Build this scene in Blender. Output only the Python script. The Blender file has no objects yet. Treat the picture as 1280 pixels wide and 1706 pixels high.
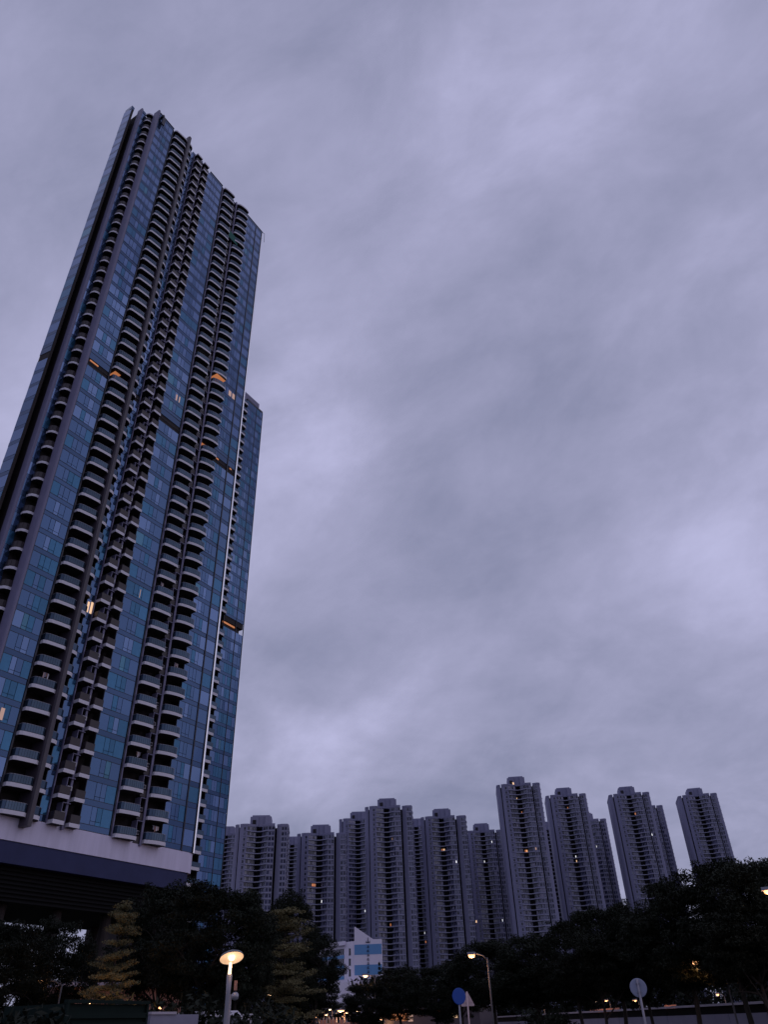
import bpy, math, random
from mathutils import Vector, Matrix
random.seed(7)
C = bpy.context.scene.collection
sc = bpy.context.scene
EYE = 1.6

# ------------------------------------------------------------------ camera
FPX = 1215.0
_U = Vector((-63, 1725, -1215)).normalized()
_F = Vector((0, 0, -1))
_Y = (_F - _F.dot(_U) * _U).normalized()
_X = _Y.cross(_U)
cam = bpy.data.cameras.new('camera')
cam.sensor_fit = 'HORIZONTAL'; cam.sensor_width = 36.0
cam.lens = 36.0 * FPX / 1280.0
cam.clip_start = 0.1; cam.clip_end = 9000
cam_o = bpy.data.objects.new('camera', cam); C.objects.link(cam_o)
M = Matrix((_X, _Y, _U)).to_4x4(); M.translation = Vector((0, 0, EYE))
cam_o.matrix_world = M
sc.camera = cam_o


def azt(px, py):
    v = Vector((px - 640, 853 - py, -FPX))
    r = (v.dot(_X), v.dot(_Y), v.dot(_U)); h = math.hypot(r[0], r[1])
    return math.atan2(r[0], r[1]), r[2] / h


def at(px, py, D):
    a, t = azt(px, py)
    return Vector((D * math.sin(a), D * math.cos(a), EYE + D * t))


# ------------------------------------------------------------------ sky
SUN_EL, SUN_AZ = math.radians(4), math.radians(100)
w = bpy.data.worlds.new('World'); sc.world = w; w.use_nodes = True
nt = w.node_tree; nt.nodes.clear()


def N(nt, typ, **kw):
    n = nt.nodes.new(typ)
    for k, v in kw.items():
        if hasattr(n, k): setattr(n, k, v)
        else: n.inputs[k].default_value = v
    return n


def mth(nt, op, a, b=None, c=None, clamp=False):
    n = nt.nodes.new('ShaderNodeMath'); n.operation = op; n.use_clamp = clamp
    for i, v in enumerate((a, b, c)):
        if v is None: continue
        if isinstance(v, (int, float)): n.inputs[i].default_value = v
        else: nt.links.new(v, n.inputs[i])
    return n.outputs[0]


L = nt.links.new
out = N(nt, 'ShaderNodeOutputWorld')
sky = N(nt, 'ShaderNodeTexSky'); sky.sky_type = 'NISHITA'; sky.sun_disc = False
sky.sun_elevation = SUN_EL; sky.sun_rotation = SUN_AZ
bg1 = N(nt, 'ShaderNodeBackground'); bg1.inputs[1].default_value = 0.1
L(sky.outputs[0], bg1.inputs[0])
tc = N(nt, 'ShaderNodeTexCoord')
sep = N(nt, 'ShaderNodeSeparateXYZ'); L(tc.outputs['Generated'], sep.inputs[0])
zc = mth(nt, 'ADD', mth(nt, 'MAXIMUM', sep.outputs[2], 0.0), 0.22)
cx_ = mth(nt, 'DIVIDE', sep.outputs[0], zc); cy_ = mth(nt, 'DIVIDE', sep.outputs[1], zc)
comb = N(nt, 'ShaderNodeCombineXYZ'); L(cx_, comb.inputs[0]); L(cy_, comb.inputs[1])
mp = N(nt, 'ShaderNodeMapping'); mp.inputs['Rotation'].default_value = (0, 0, math.radians(-28))
mp.inputs['Scale'].default_value = (1.0, 0.62, 1.0); L(comb.outputs[0], mp.inputs[0])


def noise(vec, scale, detail, rough, dist, loc=0.0):
    n = N(nt, 'ShaderNodeTexNoise', noise_dimensions='4D')
    n.inputs['Scale'].default_value = scale; n.inputs['Detail'].default_value = detail
    n.inputs['Roughness'].default_value = rough; n.inputs['Distortion'].default_value = dist
    n.inputs['W'].default_value = loc; L(vec, n.inputs['Vector'])
    return n.outputs[0]


ev = (cam_o.matrix_world.to_3x3() @ Vector((.86, .50, .1))).normalized()
de = N(nt, 'ShaderNodeVectorMath', operation='DOT_PRODUCT'); L(tc.outputs['Generated'], de.inputs[0]); de.inputs[1].default_value = ev
sc_ = N(nt, 'ShaderNodeVectorMath', operation='SCALE'); sc_.inputs[0].default_value = ev; L(mth(nt, 'MULTIPLY', de.outputs['Value'], 0.42), sc_.inputs['Scale'])
dm = N(nt, 'ShaderNodeVectorMath', operation='SUBTRACT'); L(tc.outputs['Generated'], dm.inputs[0]); L(sc_.outputs[0], dm.inputs[1])
n1 = noise(dm.outputs[0], 3.2, 7, 0.55, 0.25, 2.1)
n2 = noise(dm.outputs[0], 7.5, 8, 0.62, 0.35, 4.0)
n3 = noise(mp.outputs[0], 1.2, 6, 0.55, 0.3, 9.0)
# broad brighter breaks in the overcast, in given directions
acc = None
for (bx_, by_, amp, k) in ((800, 250, .13, 80), (1010, 240, .05, 40), (520, 695, .30, 200), (1250, 940, .20, 500), (450, 1235, .26, 260), (580, 1250, .22, 300), (720, 1190, .12, 300), (1150, 600, .05, 60),
                           (1180, 1150, -.08, 40), (1230, 60, -.10, 60), (650, 420, -.10, 120), (860, 900, -.12, 60), (120, 120, -.08, 30), (700, 1280, -.12, 90), (560, 1130, -.12, 160)):
    a, t = azt(bx_, by_)
    dv = Vector((math.sin(a), math.cos(a), t)).normalized()
    dp = N(nt, 'ShaderNodeVectorMath', operation='DOT_PRODUCT'); L(tc.outputs['Generated'], dp.inputs[0]); dp.inputs[1].default_value = dv
    e = mth(nt, 'EXPONENT', mth(nt, 'MULTIPLY', mth(nt, 'SUBTRACT', dp.outputs['Value'], 1.0), k))
    e = mth(nt, 'MULTIPLY', e, amp)
    acc = e if acc is None else mth(nt, 'ADD', acc, e)
f = mth(nt, 'ADD', mth(nt, 'MULTIPLY', n1, 1.10), mth(nt, 'MULTIPLY', n2, 0.72))
f = mth(nt, 'ADD', f, mth(nt, 'MULTIPLY', n3, 0.40))
f = mth(nt, 'ADD', f, mth(nt, 'MULTIPLY', acc, mth(nt, 'ADD', n2, 0.6)))
n4 = noise(comb.outputs[0], 2.6, 7, 0.6, 0.4, 2.0)
lowz = mth(nt, 'SUBTRACT', 1.0, mth(nt, 'MULTIPLY', sep.outputs[2], 1.3), clamp=True)
f = mth(nt, 'ADD', f, mth(nt, 'MULTIPLY', mth(nt, 'SUBTRACT', n4, 0.5), mth(nt, 'MULTIPLY', lowz, 1.35)))
f = mth(nt, 'SUBTRACT', f, 0.60, clamp=True)
ramp = N(nt, 'ShaderNodeValToRGB')
cr = ramp.color_ramp; cr.interpolation = 'B_SPLINE'
cr.elements[0].position = 0.14; cr.elements[0].color = (0.228, 0.245, 0.385, 1)
cr.elements[1].position = 0.86; cr.elements[1].color = (0.54, 0.54, 0.80, 1)
for p_, c_ in ((0.36, (0.312, 0.322, 0.485, 1)), (0.6, (0.392, 0.395, 0.59, 1))):
    e_ = cr.elements.new(p_); e_.color = c_
L(f, ramp.inputs[0])
bg2 = N(nt, 'ShaderNodeBackground'); bg2.inputs[1].default_value = 1.0
L(ramp.outputs[0], bg2.inputs[0])
mx = N(nt, 'ShaderNodeMixShader'); mx.inputs[0].default_value = 0.94
L(bg1.outputs[0], mx.inputs[1]); L(bg2.outputs[0], mx.inputs[2]); L(mx.outputs[0], out.inputs[0])

sun = bpy.data.lights.new('sun', 'SUN'); sun.energy = 0.12; sun.angle = math.radians(50); sun.color = (1.0, 0.93, 0.95)
sun_o = bpy.data.objects.new('sun', sun); C.objects.link(sun_o)
sd = Vector((math.sin(math.radians(100)), math.cos(math.radians(100)), math.tan(math.radians(25))))
sun_o.rotation_euler = sd.to_track_quat('Z', 'Y').to_euler()
sc.view_settings.view_transform = 'Standard'; sc.view_settings.look = 'None'
sc.view_settings.exposure = 0.0; sc.view_settings.gamma = 1.0; sc.view_settings.use_curve_mapping = False
sc.render.engine = 'CYCLES'
sc.cycles.max_bounces = 6; sc.cycles.diffuse_bounces = 3; sc.cycles.glossy_bounces = 3


# ------------------------------------------------------------------ materials
def mat(name, col, rough=0.7, spec=0.5, var=0.0, vscale=2.0, metal=0.0, ior=1.45, bump=0.0, emit=None, estr=0.0, objvar=0.0, streak=False, trans=0.0):
    m = bpy.data.materials.new(name); m.use_nodes = True
    t = m.node_tree; b = t.nodes['Principled BSDF']
    b.inputs['Base Color'].default_value = (*col, 1); b.inputs['Roughness'].default_value = rough
    b.inputs['Metallic'].default_value = metal; b.inputs['IOR'].default_value = ior
    b.inputs['Specular IOR Level'].default_value = spec
    src = None
    if var or objvar:
        val = None
        if var:
            tcn = t.nodes.new('ShaderNodeTexCoord'); no = t.nodes.new('ShaderNodeTexNoise')
            no.inputs['Scale'].default_value = vscale; no.inputs['Detail'].default_value = 6; no.inputs['Roughness'].default_value = 0.6
            if streak:
                mpn = t.nodes.new('ShaderNodeMapping'); mpn.inputs['Scale'].default_value = (1, 1, 0.08)
                t.links.new(tcn.outputs['Object'], mpn.inputs[0]); t.links.new(mpn.outputs[0], no.inputs['Vector'])
            else: t.links.new(tcn.outputs['Object'], no.inputs['Vector'])
            val = mth(t, 'MULTIPLY_ADD', mth(t, 'SUBTRACT', no.outputs[0], 0.5), 2 * var, 1.0)
            if bump:
                bp = t.nodes.new('ShaderNodeBump'); bp.inputs['Strength'].default_value = bump; bp.inputs['Distance'].default_value = 0.03
                t.links.new(no.outputs[0], bp.inputs['Height']); t.links.new(bp.outputs[0], b.inputs['Normal'])
        if objvar:
            oi = t.nodes.new('ShaderNodeObjectInfo')
            v2 = mth(t, 'MULTIPLY_ADD', mth(t, 'SUBTRACT', oi.outputs['Random'], 0.5), 2 * objvar, 1.0)
            val = v2 if val is None else mth(t, 'MULTIPLY', val, v2)
        vm = t.nodes.new('ShaderNodeVectorMath'); vm.operation = 'SCALE'; vm.inputs[0].default_value = col
        t.links.new(val, vm.inputs['Scale']); t.links.new(vm.outputs[0], b.inputs['Base Color'])
    if emit:
        b.inputs['Emission Color'].default_value = (*emit, 1); b.inputs['Emission Strength'].default_value = estr
    if trans: b.inputs['Transmission Weight'].default_value = trans
    return m


MT = {}
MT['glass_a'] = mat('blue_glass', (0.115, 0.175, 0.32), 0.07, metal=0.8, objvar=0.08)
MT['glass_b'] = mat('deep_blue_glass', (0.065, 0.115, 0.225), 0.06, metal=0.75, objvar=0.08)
MT['glass_c'] = mat('curtained_dimmed_blue_glass', (0.038, 0.125, 0.235), 0.12, metal=0.6, var=0.2, vscale=1.5, objvar=0.15)  # curtained panes, also a darker tint mimicking dim reflections low on the tower
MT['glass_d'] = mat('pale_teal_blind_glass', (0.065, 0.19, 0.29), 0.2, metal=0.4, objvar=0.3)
MT['spandrel'] = mat('spandrel_glass', (0.045, 0.080, 0.160), 0.1, metal=0.75, objvar=0.1)
MT['sidepane'] = mat('pale_edge_glass', (0.16, 0.2, 0.32), 0.08, ior=2.2)
MT['mull'] = mat('dark_mullion', (0.012, 0.014, 0.03), 0.4)
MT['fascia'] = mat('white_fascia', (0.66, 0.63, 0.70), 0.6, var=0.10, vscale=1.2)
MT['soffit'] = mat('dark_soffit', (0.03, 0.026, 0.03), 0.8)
MT['rail_glass'] = mat('balustrade_glass', (0.045, 0.075, 0.12), 0.12, metal=0.5, objvar=0.2)
MT['rail_dark'] = mat('dark_balustrade', (0.035, 0.025, 0.03), 0.45)
MT['rail_top'] = mat('handrail', (0.22, 0.22, 0.27), 0.4)
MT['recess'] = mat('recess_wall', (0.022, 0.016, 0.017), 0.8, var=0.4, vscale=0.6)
MT['rib'] = mat('dark_purple_cladding', (0.060, 0.048, 0.065), 0.45, var=0.1, vscale=0.4)
MT['pier'] = mat('mauve_cladding', (0.165, 0.155, 0.255), 0.5, var=0.1, vscale=0.6)
MT['cornerfin'] = mat('pale_metal_fin', (0.92, 0.92, 0.95), 0.25, metal=0.85)
MT['white_band'] = mat('white_render', (0.64, 0.60, 0.76), 0.7, var=0.22, vscale=0.9, streak=True)
MT['blue_band'] = mat('blue_tile', (0.034, 0.040, 0.105), 0.6, spec=0.2, var=0.35, vscale=0.3)
MT['louvre'] = mat('dark_louvre', (0.005, 0.005, 0.006), 0.8, spec=0.2)
MT['ac'] = mat('air_conditioner_casing', (0.42, 0.41, 0.45), 0.5)
MT['metal'] = mat('grey_metal', (0.22, 0.22, 0.27), 0.45, metal=0.3)
MT['galv'] = mat('galvanised_post', (0.26, 0.25, 0.29), 0.5, metal=0.3, var=0.15, vscale=3)
MT['glow'] = mat('warm_lit_ceiling', (0.5, 0.3, 0.15), 0.8, emit=(1.0, 0.34, 0.13), estr=0.4)
MT['litwin'] = mat('lit_window', (0.5, 0.4, 0.3), 0.5, emit=(1.0, 0.62, 0.35), estr=0.85)
MT['litdim'] = mat('dim_lit_window', (0.4, 0.3, 0.3), 0.5, emit=(1.0, 0.6, 0.42), estr=0.3)
MT['litwhite'] = mat('white_lit_window', (0.5, 0.5, 0.5), 0.5, emit=(0.95, 0.95, 1.0), estr=1.0)
MT['lamp'] = mat('sodium_lamp_glass', (0.9, 0.7, 0.5), 0.3, emit=(1.0, 0.46, 0.20), estr=2.4)
MT['lampw'] = mat('warm_white_lamp_glass', (0.9, 0.8, 0.7), 0.3, emit=(1.0, 0.66, 0.42), estr=2.0)
MT['lamppost'] = mat('dull_lamp_post', (0.10, 0.092, 0.10), 0.6, var=0.2, vscale=3)
MT['concrete'] = mat('mauve_painted_concrete', (0.205, 0.205, 0.315), 0.85, var=0.16, vscale=0.35, streak=True)
MT['concrete2'] = mat('paler_painted_concrete', (0.245, 0.24, 0.35), 0.85, var=0.14, vscale=0.35, streak=True)
MT['slab'] = mat('pale_balcony_slab', (0.30, 0.30, 0.41), 0.8)
MT['wdark'] = mat('dark_window_glass', (0.012, 0.014, 0.034), 0.15, ior=1.5)
MT['wblue'] = mat('bluish_window_glass', (0.05, 0.055, 0.12), 0.15, ior=1.8)
MT['wpale'] = mat('curtained_window', (0.30, 0.28, 0.36), 0.6)
MT['frame'] = mat('pale_window_frame', (0.30, 0.30, 0.41), 0.7)
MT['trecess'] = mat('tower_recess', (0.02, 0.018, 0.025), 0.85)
MT['green_net'] = mat('green_netting', (0.02, 0.12, 0.10), 0.8)
MT['school'] = mat('school_white_render', (0.78, 0.72, 0.84), 0.8, var=0.08, vscale=0.2)
MT['schoolblue'] = mat('school_blue_paint', (0.13, 0.30, 0.56), 0.7, var=0.08, vscale=0.2)
MT['ink'] = mat('dark_lettering', (0.03, 0.03, 0.06), 0.6)
MT['bark'] = mat('bark', (0.03, 0.024, 0.02), 0.9, var=0.3, vscale=4, bump=0.5)
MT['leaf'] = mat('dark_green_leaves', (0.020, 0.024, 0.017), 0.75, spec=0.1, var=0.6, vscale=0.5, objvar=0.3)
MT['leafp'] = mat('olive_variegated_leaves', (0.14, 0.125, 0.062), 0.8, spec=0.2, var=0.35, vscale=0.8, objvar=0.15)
MT['green_steel'] = mat('dark_green_steel', (0.004, 0.012, 0.010), 0.8, spec=0.2, var=0.25, vscale=1.0)
MT['wall'] = mat('grey_wall', (0.25, 0.24, 0.32), 0.85, var=0.2, vscale=0.8)
MT['wallcap'] = mat('pale_wall_cap', (0.42, 0.38, 0.44), 0.8, var=0.15, vscale=1.0)
MT['vanwhite'] = mat('white_car_paint', (0.62, 0.58, 0.64), 0.3, ior=1.5)
MT['redcar'] = mat('red_car_paint', (0.45, 0.06, 0.05), 0.3)
MT['greycar'] = mat('grey_car_paint', (0.18, 0.18, 0.2), 0.3)
MT['rubber'] = mat('tyre_rubber', (0.02, 0.02, 0.02), 0.8)
MT['carglass'] = mat('car_glass', (0.02, 0.02, 0.03), 0.08)
MT['signblue'] = mat('blue_sign_face', (0.008, 0.06, 0.33), 0.4, var=0.1, vscale=4)
MT['signgrey'] = mat('grey_sign_back', (0.24, 0.26, 0.36), 0.45, metal=0.3, var=0.12, vscale=3)
MT['signpink'] = mat('lamplit_pink_sign_back', (0.55, 0.40, 0.40), 0.5)  # pink tint puts street light on the sign back into its colour
MT['asphalt'] = mat('asphalt', (0.05, 0.05, 0.055), 0.9, var=0.25, vscale=6, bump=0.3)
MT['soil'] = mat('dark_ground', (0.045, 0.05, 0.035), 0.95, var=0.35, vscale=0.5)
MT['paving'] = mat('paving', (0.14, 0.13, 0.13), 0.85, var=0.2, vscale=3)
MT['paint'] = mat('road_paint', (0.6, 0.6, 0.58), 0.7, var=0.15, vscale=5)
MT['brickpink'] = mat('pink_tiled_wall', (0.34, 0.18, 0.15), 0.8, var=0.2, vscale=1.5)
MT['mirror'] = mat('mirror_back', (0.30, 0.30, 0.36), 0.4, metal=0.4)
MT['orange'] = mat('orange_plastic', (0.7, 0.16, 0.06), 0.6)


# ------------------------------------------------------------------ mesh helpers
class MB:
    def __init__(s): s.v = []; s.f = []; s.m = []; s.mats = []
    def mi(s, m):
        if m not in s.mats: s.mats.append(m)
        return s.mats.index(m)
    def poly(s, pts, m):
        k = len(s.v); s.v += [tuple(p) for p in pts]; s.f.append(tuple(range(k, k + len(pts)))); s.m.append(s.mi(m))
    def prism(s, pts, z0, z1, m, top=None, bot=None):
        """pts: plan outline; side faces + caps"""
        k = len(s.v); n = len(pts)
        s.v += [(p[0], p[1], z0) for p in pts] + [(p[0], p[1], z1) for p in pts]
        a = sum(pts[i][0] * pts[(i + 1) % n][1] - pts[(i + 1) % n][0] * pts[i][1] for i in range(n))
        ccw = a > 0
        for i in range(n):
            j = (i + 1) % n
            q = (k + i, k + j, k + n + j, k + n + i)
            s.f.append(q if ccw else q[::-1]); s.m.append(s.mi(m))
        t = tuple(range(k + n, k + 2 * n)); b = tuple(range(k + n - 1, k - 1, -1))
        s.f.append(t if ccw else t[::-1]); s.m.append(s.mi(top or m))
        s.f.append(b if ccw else b[::-1]); s.m.append(s.mi(bot or m))
    def box(s, x0, x1, y0, y1, z0, z1, m, top=None, bot=None):
        s.prism([(x0, y0), (x1, y0), (x1, y1), (x0, y1)], z0, z1, m, top, bot)
    def seg(s, p0, u, w_, a0, a1, o0, o1, z0, z1, m):
        """box in frame of a facade segment: along u, outward w_"""
        P = lambda a, o: (p0[0] + u[0] * a + w_[0] * o, p0[1] + u[1] * a + w_[1] * o)
        s.prism([P(a0, o0), P(a1, o0), P(a1, o1), P(a0, o1)], z0, z1, m)
    def tube(s, pts, rad, m, n=8, cap=True):
        rings = []
        for i, p in enumerate(pts):
            p = Vector(p)
            d = (Vector(pts[min(i + 1, len(pts) - 1)]) - Vector(pts[max(i - 1, 0)])).normalized()
            x = d.orthogonal().normalized() if abs(d.z) < 0.999 else Vector((1, 0, 0))
            if abs(d.z) < 0.999: x = d.cross(Vector((0, 0, 1))).normalized()
            y = d.cross(x)
            r = rad[i] if isinstance(rad, (list, tuple)) else rad
            k = len(s.v); rings.append(k)
            for j in range(n):
                a = 2 * math.pi * j / n
                s.v.append(tuple(p + x * (r * math.cos(a)) + y * (r * math.sin(a))))
        mi = s.mi(m)
        for a, b in zip(rings, rings[1:]):
            for j in range(n):
                jj = (j + 1) % n
                s.f.append((a + j, a + jj, b + jj, b + j)); s.m.append(mi)
        if cap:
            s.f.append(tuple(rings[0] + j for j in range(n - 1, -1, -1))); s.m.append(mi)
            s.f.append(tuple(rings[-1] + j for j in range(n))); s.m.append(mi)
    def lathe(s, prof, m, n=28, mt=None):
        """prof: (r,z) list -> surface of revolution; mt: transform"""
        rings = []
        for r, z in prof:
            k = len(s.v); rings.append(k)
            for j in range(n):
                a = 2 * math.pi * j / n
                p = Vector((r * math.cos(a), r * math.sin(a), z))
                s.v.append(tuple(mt @ p if mt else p))
        mi = s.mi(m)
        for a, b in zip(rings, rings[1:]):
            for j in range(n):
                jj = (j + 1) % n
                s.f.append((a + j, a + jj, b + jj, b + j)); s.m.append(mi)
    def mesh(s, name, smooth=False):
        me = bpy.data.meshes.new(name); me.from_pydata(s.v, [], s.f)
        for m in s.mats: me.materials.append(m)
        me.polygons.foreach_set('material_index', s.m)
        if smooth: me.polygons.foreach_set('use_smooth', [True] * len(s.f))
        me.update(); return me
    def build(s, name, parent=None, smooth=False, **kw):
        return link(name, s.mesh(name, smooth), parent, **kw)


def link(name, me, parent=None, loc=None, rz=None, label=None, category=None, group=None, kind=None):
    o = bpy.data.objects.new(name, me); C.objects.link(o)
    if parent is not None: o.parent = parent
    if loc is not None: o.location = loc
    if rz is not None: o.rotation_euler = (0, 0, rz)
    for k, v in (('label', label), ('category', category), ('group', group), ('kind', kind)):
        if v: o[k] = v
    return o


def thing(name, label, cat, loc=(0, 0, 0), rz=0.0, group=None):
    return link(name, None, None, loc, rz, label, cat, group)


# ------------------------------------------------------------------ setting: ground, roads
g = MB(); g.poly([(-3500, -3500, 0), (3500, -3500, 0), (3500, 3500, 0), (-3500, 3500, 0)], MT['soil'])
g.build('ground', kind='structure')
# parapet line runs from near right (58 m) to far left
RA = at(1280, 1686, 56); RB = at(800, 1700, 112)
RA.z = RB.z = 0
rdir = (RB - RA).normalized(); rn = Vector((rdir.y, -rdir.x, 0))
if rn.dot(-RA) < 0: rn = -rn


def strip(name, off0, off1, z, m, t0=-60, t1=200, thick=None):
    a = RA + rdir * t0; b = RA + rdir * t1
    b_ = MB()
    if thick:
        b_.prism([(a + rn * off0)[:2], (b + rn * off0)[:2], (b + rn * off1)[:2], (a + rn * off1)[:2]], z, z + thick, m)
    else:
        q = [a + rn * off0, b + rn * off0, b + rn * off1, a + rn * off1]
        if (q[1] - q[0]).cross(q[2] - q[0]).z < 0: q = q[::-1]
        b_.poly([(p.x, p.y, z) for p in q], m)
    return b_.build(name, kind='structure')


strip('road', 14, 24, 0.004, MT['asphalt'])
strip('kerb', 24, 24.2, 0.0, MT['paving'], thick=0.12)
strip('pavement', 24.2, 28, 0.0, MT['paving'], thick=0.1)
strip('far_road', -10, -1.5, 0.004, MT['asphalt'])
lb = MB()
for k in range(0, 26):
    t0 = -60 + k * 10; a = RA + rdir * t0; b = RA + rdir * (t0 + 4)
    q = [a + rn * 18.95, b + rn * 18.95, b + rn * 19.05, a + rn * 19.05]
    if (q[1] - q[0]).cross(q[2] - q[0]).z < 0: q = q[::-1]
    lb.poly([(p.x, p.y, 0.008) for p in q], MT['paint'])
lb.build('road_marking', kind='structure')

# ------------------------------------------------------------------ glass tower
Bc = Vector((-34.54, 134.52)); dd = Vector((-0.50437903, -0.86348237)); nn = Vector((0.86348237, -0.50437903))
ROT = math.atan2(dd.y, dd.x)
FH = 3.52; NF = 50; Z0 = 25.0 + EYE; ZT = Z0 + NF * FH
tower = thing('glass_tower', 'tall blue glass residential tower with stacked white balconies on a white band, at left', 'skyscraper', (Bc.x, Bc.y, 0), ROT)
camL = Vector((-Bc.dot(dd), -Bc.dot(nn), EYE))   # camera in tower coordinates


def limited(name, items, parent, limit=300, child=None, key=None):
    """items: list of (center, builder(mb)->None, childbuilder). The nearest `limit` become single parts, the rest one stuff part."""
    items = sorted(items, key=lambda it: (it[0] - camL).length)
    for it in items[:limit]:
        mb = MB(); it[1](mb, it[0]); o = mb.build(name, parent, loc=it[0])
        if child:
            cb = MB(); it[2](cb, it[0]); cb.build(child, o)
    if items[limit:]:
        mb = MB(); cb = MB()
        for it in items[limit:]:
            k = len(mb.v); it[1](mb, it[0])
            mb.v[k:] = [(v[0] + it[0].x, v[1] + it[0].y, v[2] + it[0].z) for v in mb.v[k:]]
            if child:
                k = len(cb.v); it[2](cb, it[0])
                cb.v[k:] = [(v[0] + it[0].x, v[1] + it[0].y, v[2] + it[0].z) for v in cb.v[k:]]
        o = mb.build(name, parent, kind='stuff')
        if child: cb.build(child, o, kind='stuff')


# core body with balcony recesses
front = [(0, -.10), (8.0, -.10), (8.0, -1.7), (12.0, -1.7), (12.0, .15), (12.5, .15), (12.5, -2.2), (13.75, -2.2), (13.75, -1.7), (18.1, -1.7), (18.1, -.10),
         (24.35, -.10), (24.35, -1.5), (26.95, -1.5), (26.95, .3), (27.35, .3), (27.35, -1.5), (29.85, -1.5), (29.85, -.10), (31.4, -.10), (31.4, -1.3),
         (33.9, -1.3), (33.9, -1.7), (37.8, -1.7), (37.8, -.10), (43.05, -.10), (43.05, -3.4), (46.3, -3.4), (46.3, -9), (47.5, -9), (47.5, -4.9),
         (48.05, -4.9), (48.3, -7.6), (41.0, -20), (38, -22), (0, -22)]
front = [p for i, p in enumerate(front) if i == 0 or p != front[i - 1]]
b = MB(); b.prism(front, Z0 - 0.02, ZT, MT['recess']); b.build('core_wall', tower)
# roof parapet band
b = MB()
for (s0, s1) in ((0, 7.5), (18.3, 23.4), (29.3, 30.5), (37.9, 43.0)):
    b.box(s0, s1, -0.6, 0.06, ZT, ZT + 1.1, MT['spandrel'])
b.box(44.9, 46.3, -3.9, -3.2, ZT, ZT + 1.1, MT['spandrel']); b.box(47.4, 48.25, -7.5, -5.0, ZT, ZT + 1.6, MT['spandrel'])
b.box(3, 40, -18, -6, ZT, ZT + 4.0, MT['rib'])
b.build('roof_parapet', tower)
# roof rail / coping line
for (s0, s1) in ((0, 7.5), (18.3, 23.4), (37.9, 43.0)):
    b = MB(); b.box(s0, s1, -0.1, 0.16, ZT + 1.1, ZT + 1.35, MT['mull']); b.build('coping', tower)
b = MB(); b.tube([(0, 0.1, ZT + 1.2), (-0.6, 0.3, ZT + 1.1), (-0.7, 0.35, ZT - 3)], 0.07, MT['mull']); b.build('roof_pipe', tower)
b = MB(); b.box(42.0, 42.5, -0.5, 1.0, ZT - 0.6, ZT + 0.2, MT['mull']); b.box(41.4, 42.3, 0.6, 0.95, ZT - 4, ZT - 0.6, MT['mull']); b.build('gondola', tower)

SL0 = 37.95
SEG = dict(W3b=((0.45, 0), (3.0, 0), (1.0,)), W3=((3.2, 0), (7.95, 0), (.32, .17, .2, .31)), W2=((18.5, 0), (24.3, 0), (.33, .17, .17, .33)),
           Ws=((29.95, 0), (31.35, 0), (1.0,)), W1=((38.1, 0), (43.0, 0), (.28, .22, .18, .32)), We=((44.7, -3.3), (46.1, -3.3), (1.0,)),
           Wl=((48.12, -4.9), (48.37, -7.6), (1.0,)))
panes = []; spans = []
RF = 23
rnd = random.Random(11)
for nm, (p0, p1, fr) in SEG.items():
    u = Vector((p1[0] - p0[0], p1[1] - p0[1])); ln = u.length; u.normalize(); wv = Vector((-u.y, u.x))
    for k in range(NF):
        zb = Z0 + k * FH
        refuge = (k == RF and nm in ('W1', 'W3', 'W3b', 'W2', 'Wl', 'Ws'))
        def mk(a0, a1, z0, z1, m, lst):
            cx = (a0 + a1) / 2; c = Vector((p0[0] + u.x * cx, p0[1] + u.y * cx, (z0 + z1) / 2))
            tl = rnd.uniform(-.006, .006) * (a1 - a0); tl2 = rnd.uniform(-.006, .006)
            def f(mb, c_, a=(a1 - a0) / 2, h=(z1 - z0) / 2, m=m, u=u, wv=wv, tl=tl, tl2=tl2):
                P = lambda x, o, z: (u.x * x + wv.x * o, u.y * x + wv.y * o, z)
                k0 = len(mb.v)
                mb.v += [P(-a, -.05, -h), P(a, -.05, -h), P(a, -.05, h), P(-a, -.05, h),
                         P(-a, .02 + tl - tl2, -h), P(a, .02 - tl - tl2, -h), P(a, .02 - tl + tl2, h), P(-a, .02 + tl + tl2, h)]
                for q in ((4, 7, 6, 5), (0, 1, 2, 3), (0, 4, 5, 1), (2, 6, 7, 3), (1, 5, 6, 2), (0, 3, 7, 4)):
                    mb.f.append(tuple(k0 + i for i in q)); mb.m.append(mb.mi(m))
            lst.append((c, f))
        if refuge:
            mk(0, ln, zb + 1.9, zb + FH - .06, MT['spandrel'], spans)
            continue
        mk(0.03, ln - .03, zb + .06, zb + .88, MT['spandrel'], spans)
        a = 0.0
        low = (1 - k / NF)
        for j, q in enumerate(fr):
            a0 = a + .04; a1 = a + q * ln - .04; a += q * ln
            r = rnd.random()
            m = MT['glass_d'] if r < .010 + .015 * low else MT['glass_c'] if r < .08 + .36 * low else MT['glass_b'] if r < .22 + .66 * min(1, low * 1.25) else MT['glass_a']  # darker tints weighted to lower floors stand in for dimmer reflections, besides blinds
            if q < .25:
                mk(a0, a1, zb + .95, zb + 1.45, m, panes); mk(a0, a1, zb + 1.52, zb + FH, m, panes)
            else:
                mk(a0, a1, zb + .95, zb + FH, m, panes)
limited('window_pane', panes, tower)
limited('spandrel_panel', spans, tower)
for s in (0.5, 3.1, 7.98, 18.3, 24.35, 31.38, 37.95, 43.02):
    b = MB(); wd = .13 if s in (3.1, 18.3, 37.95) else .05
    b.box(s - wd, s + wd, -0.1, 0.14, Z0, ZT + 0.4, MT['mull']); b.build('mullion', tower)
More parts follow.
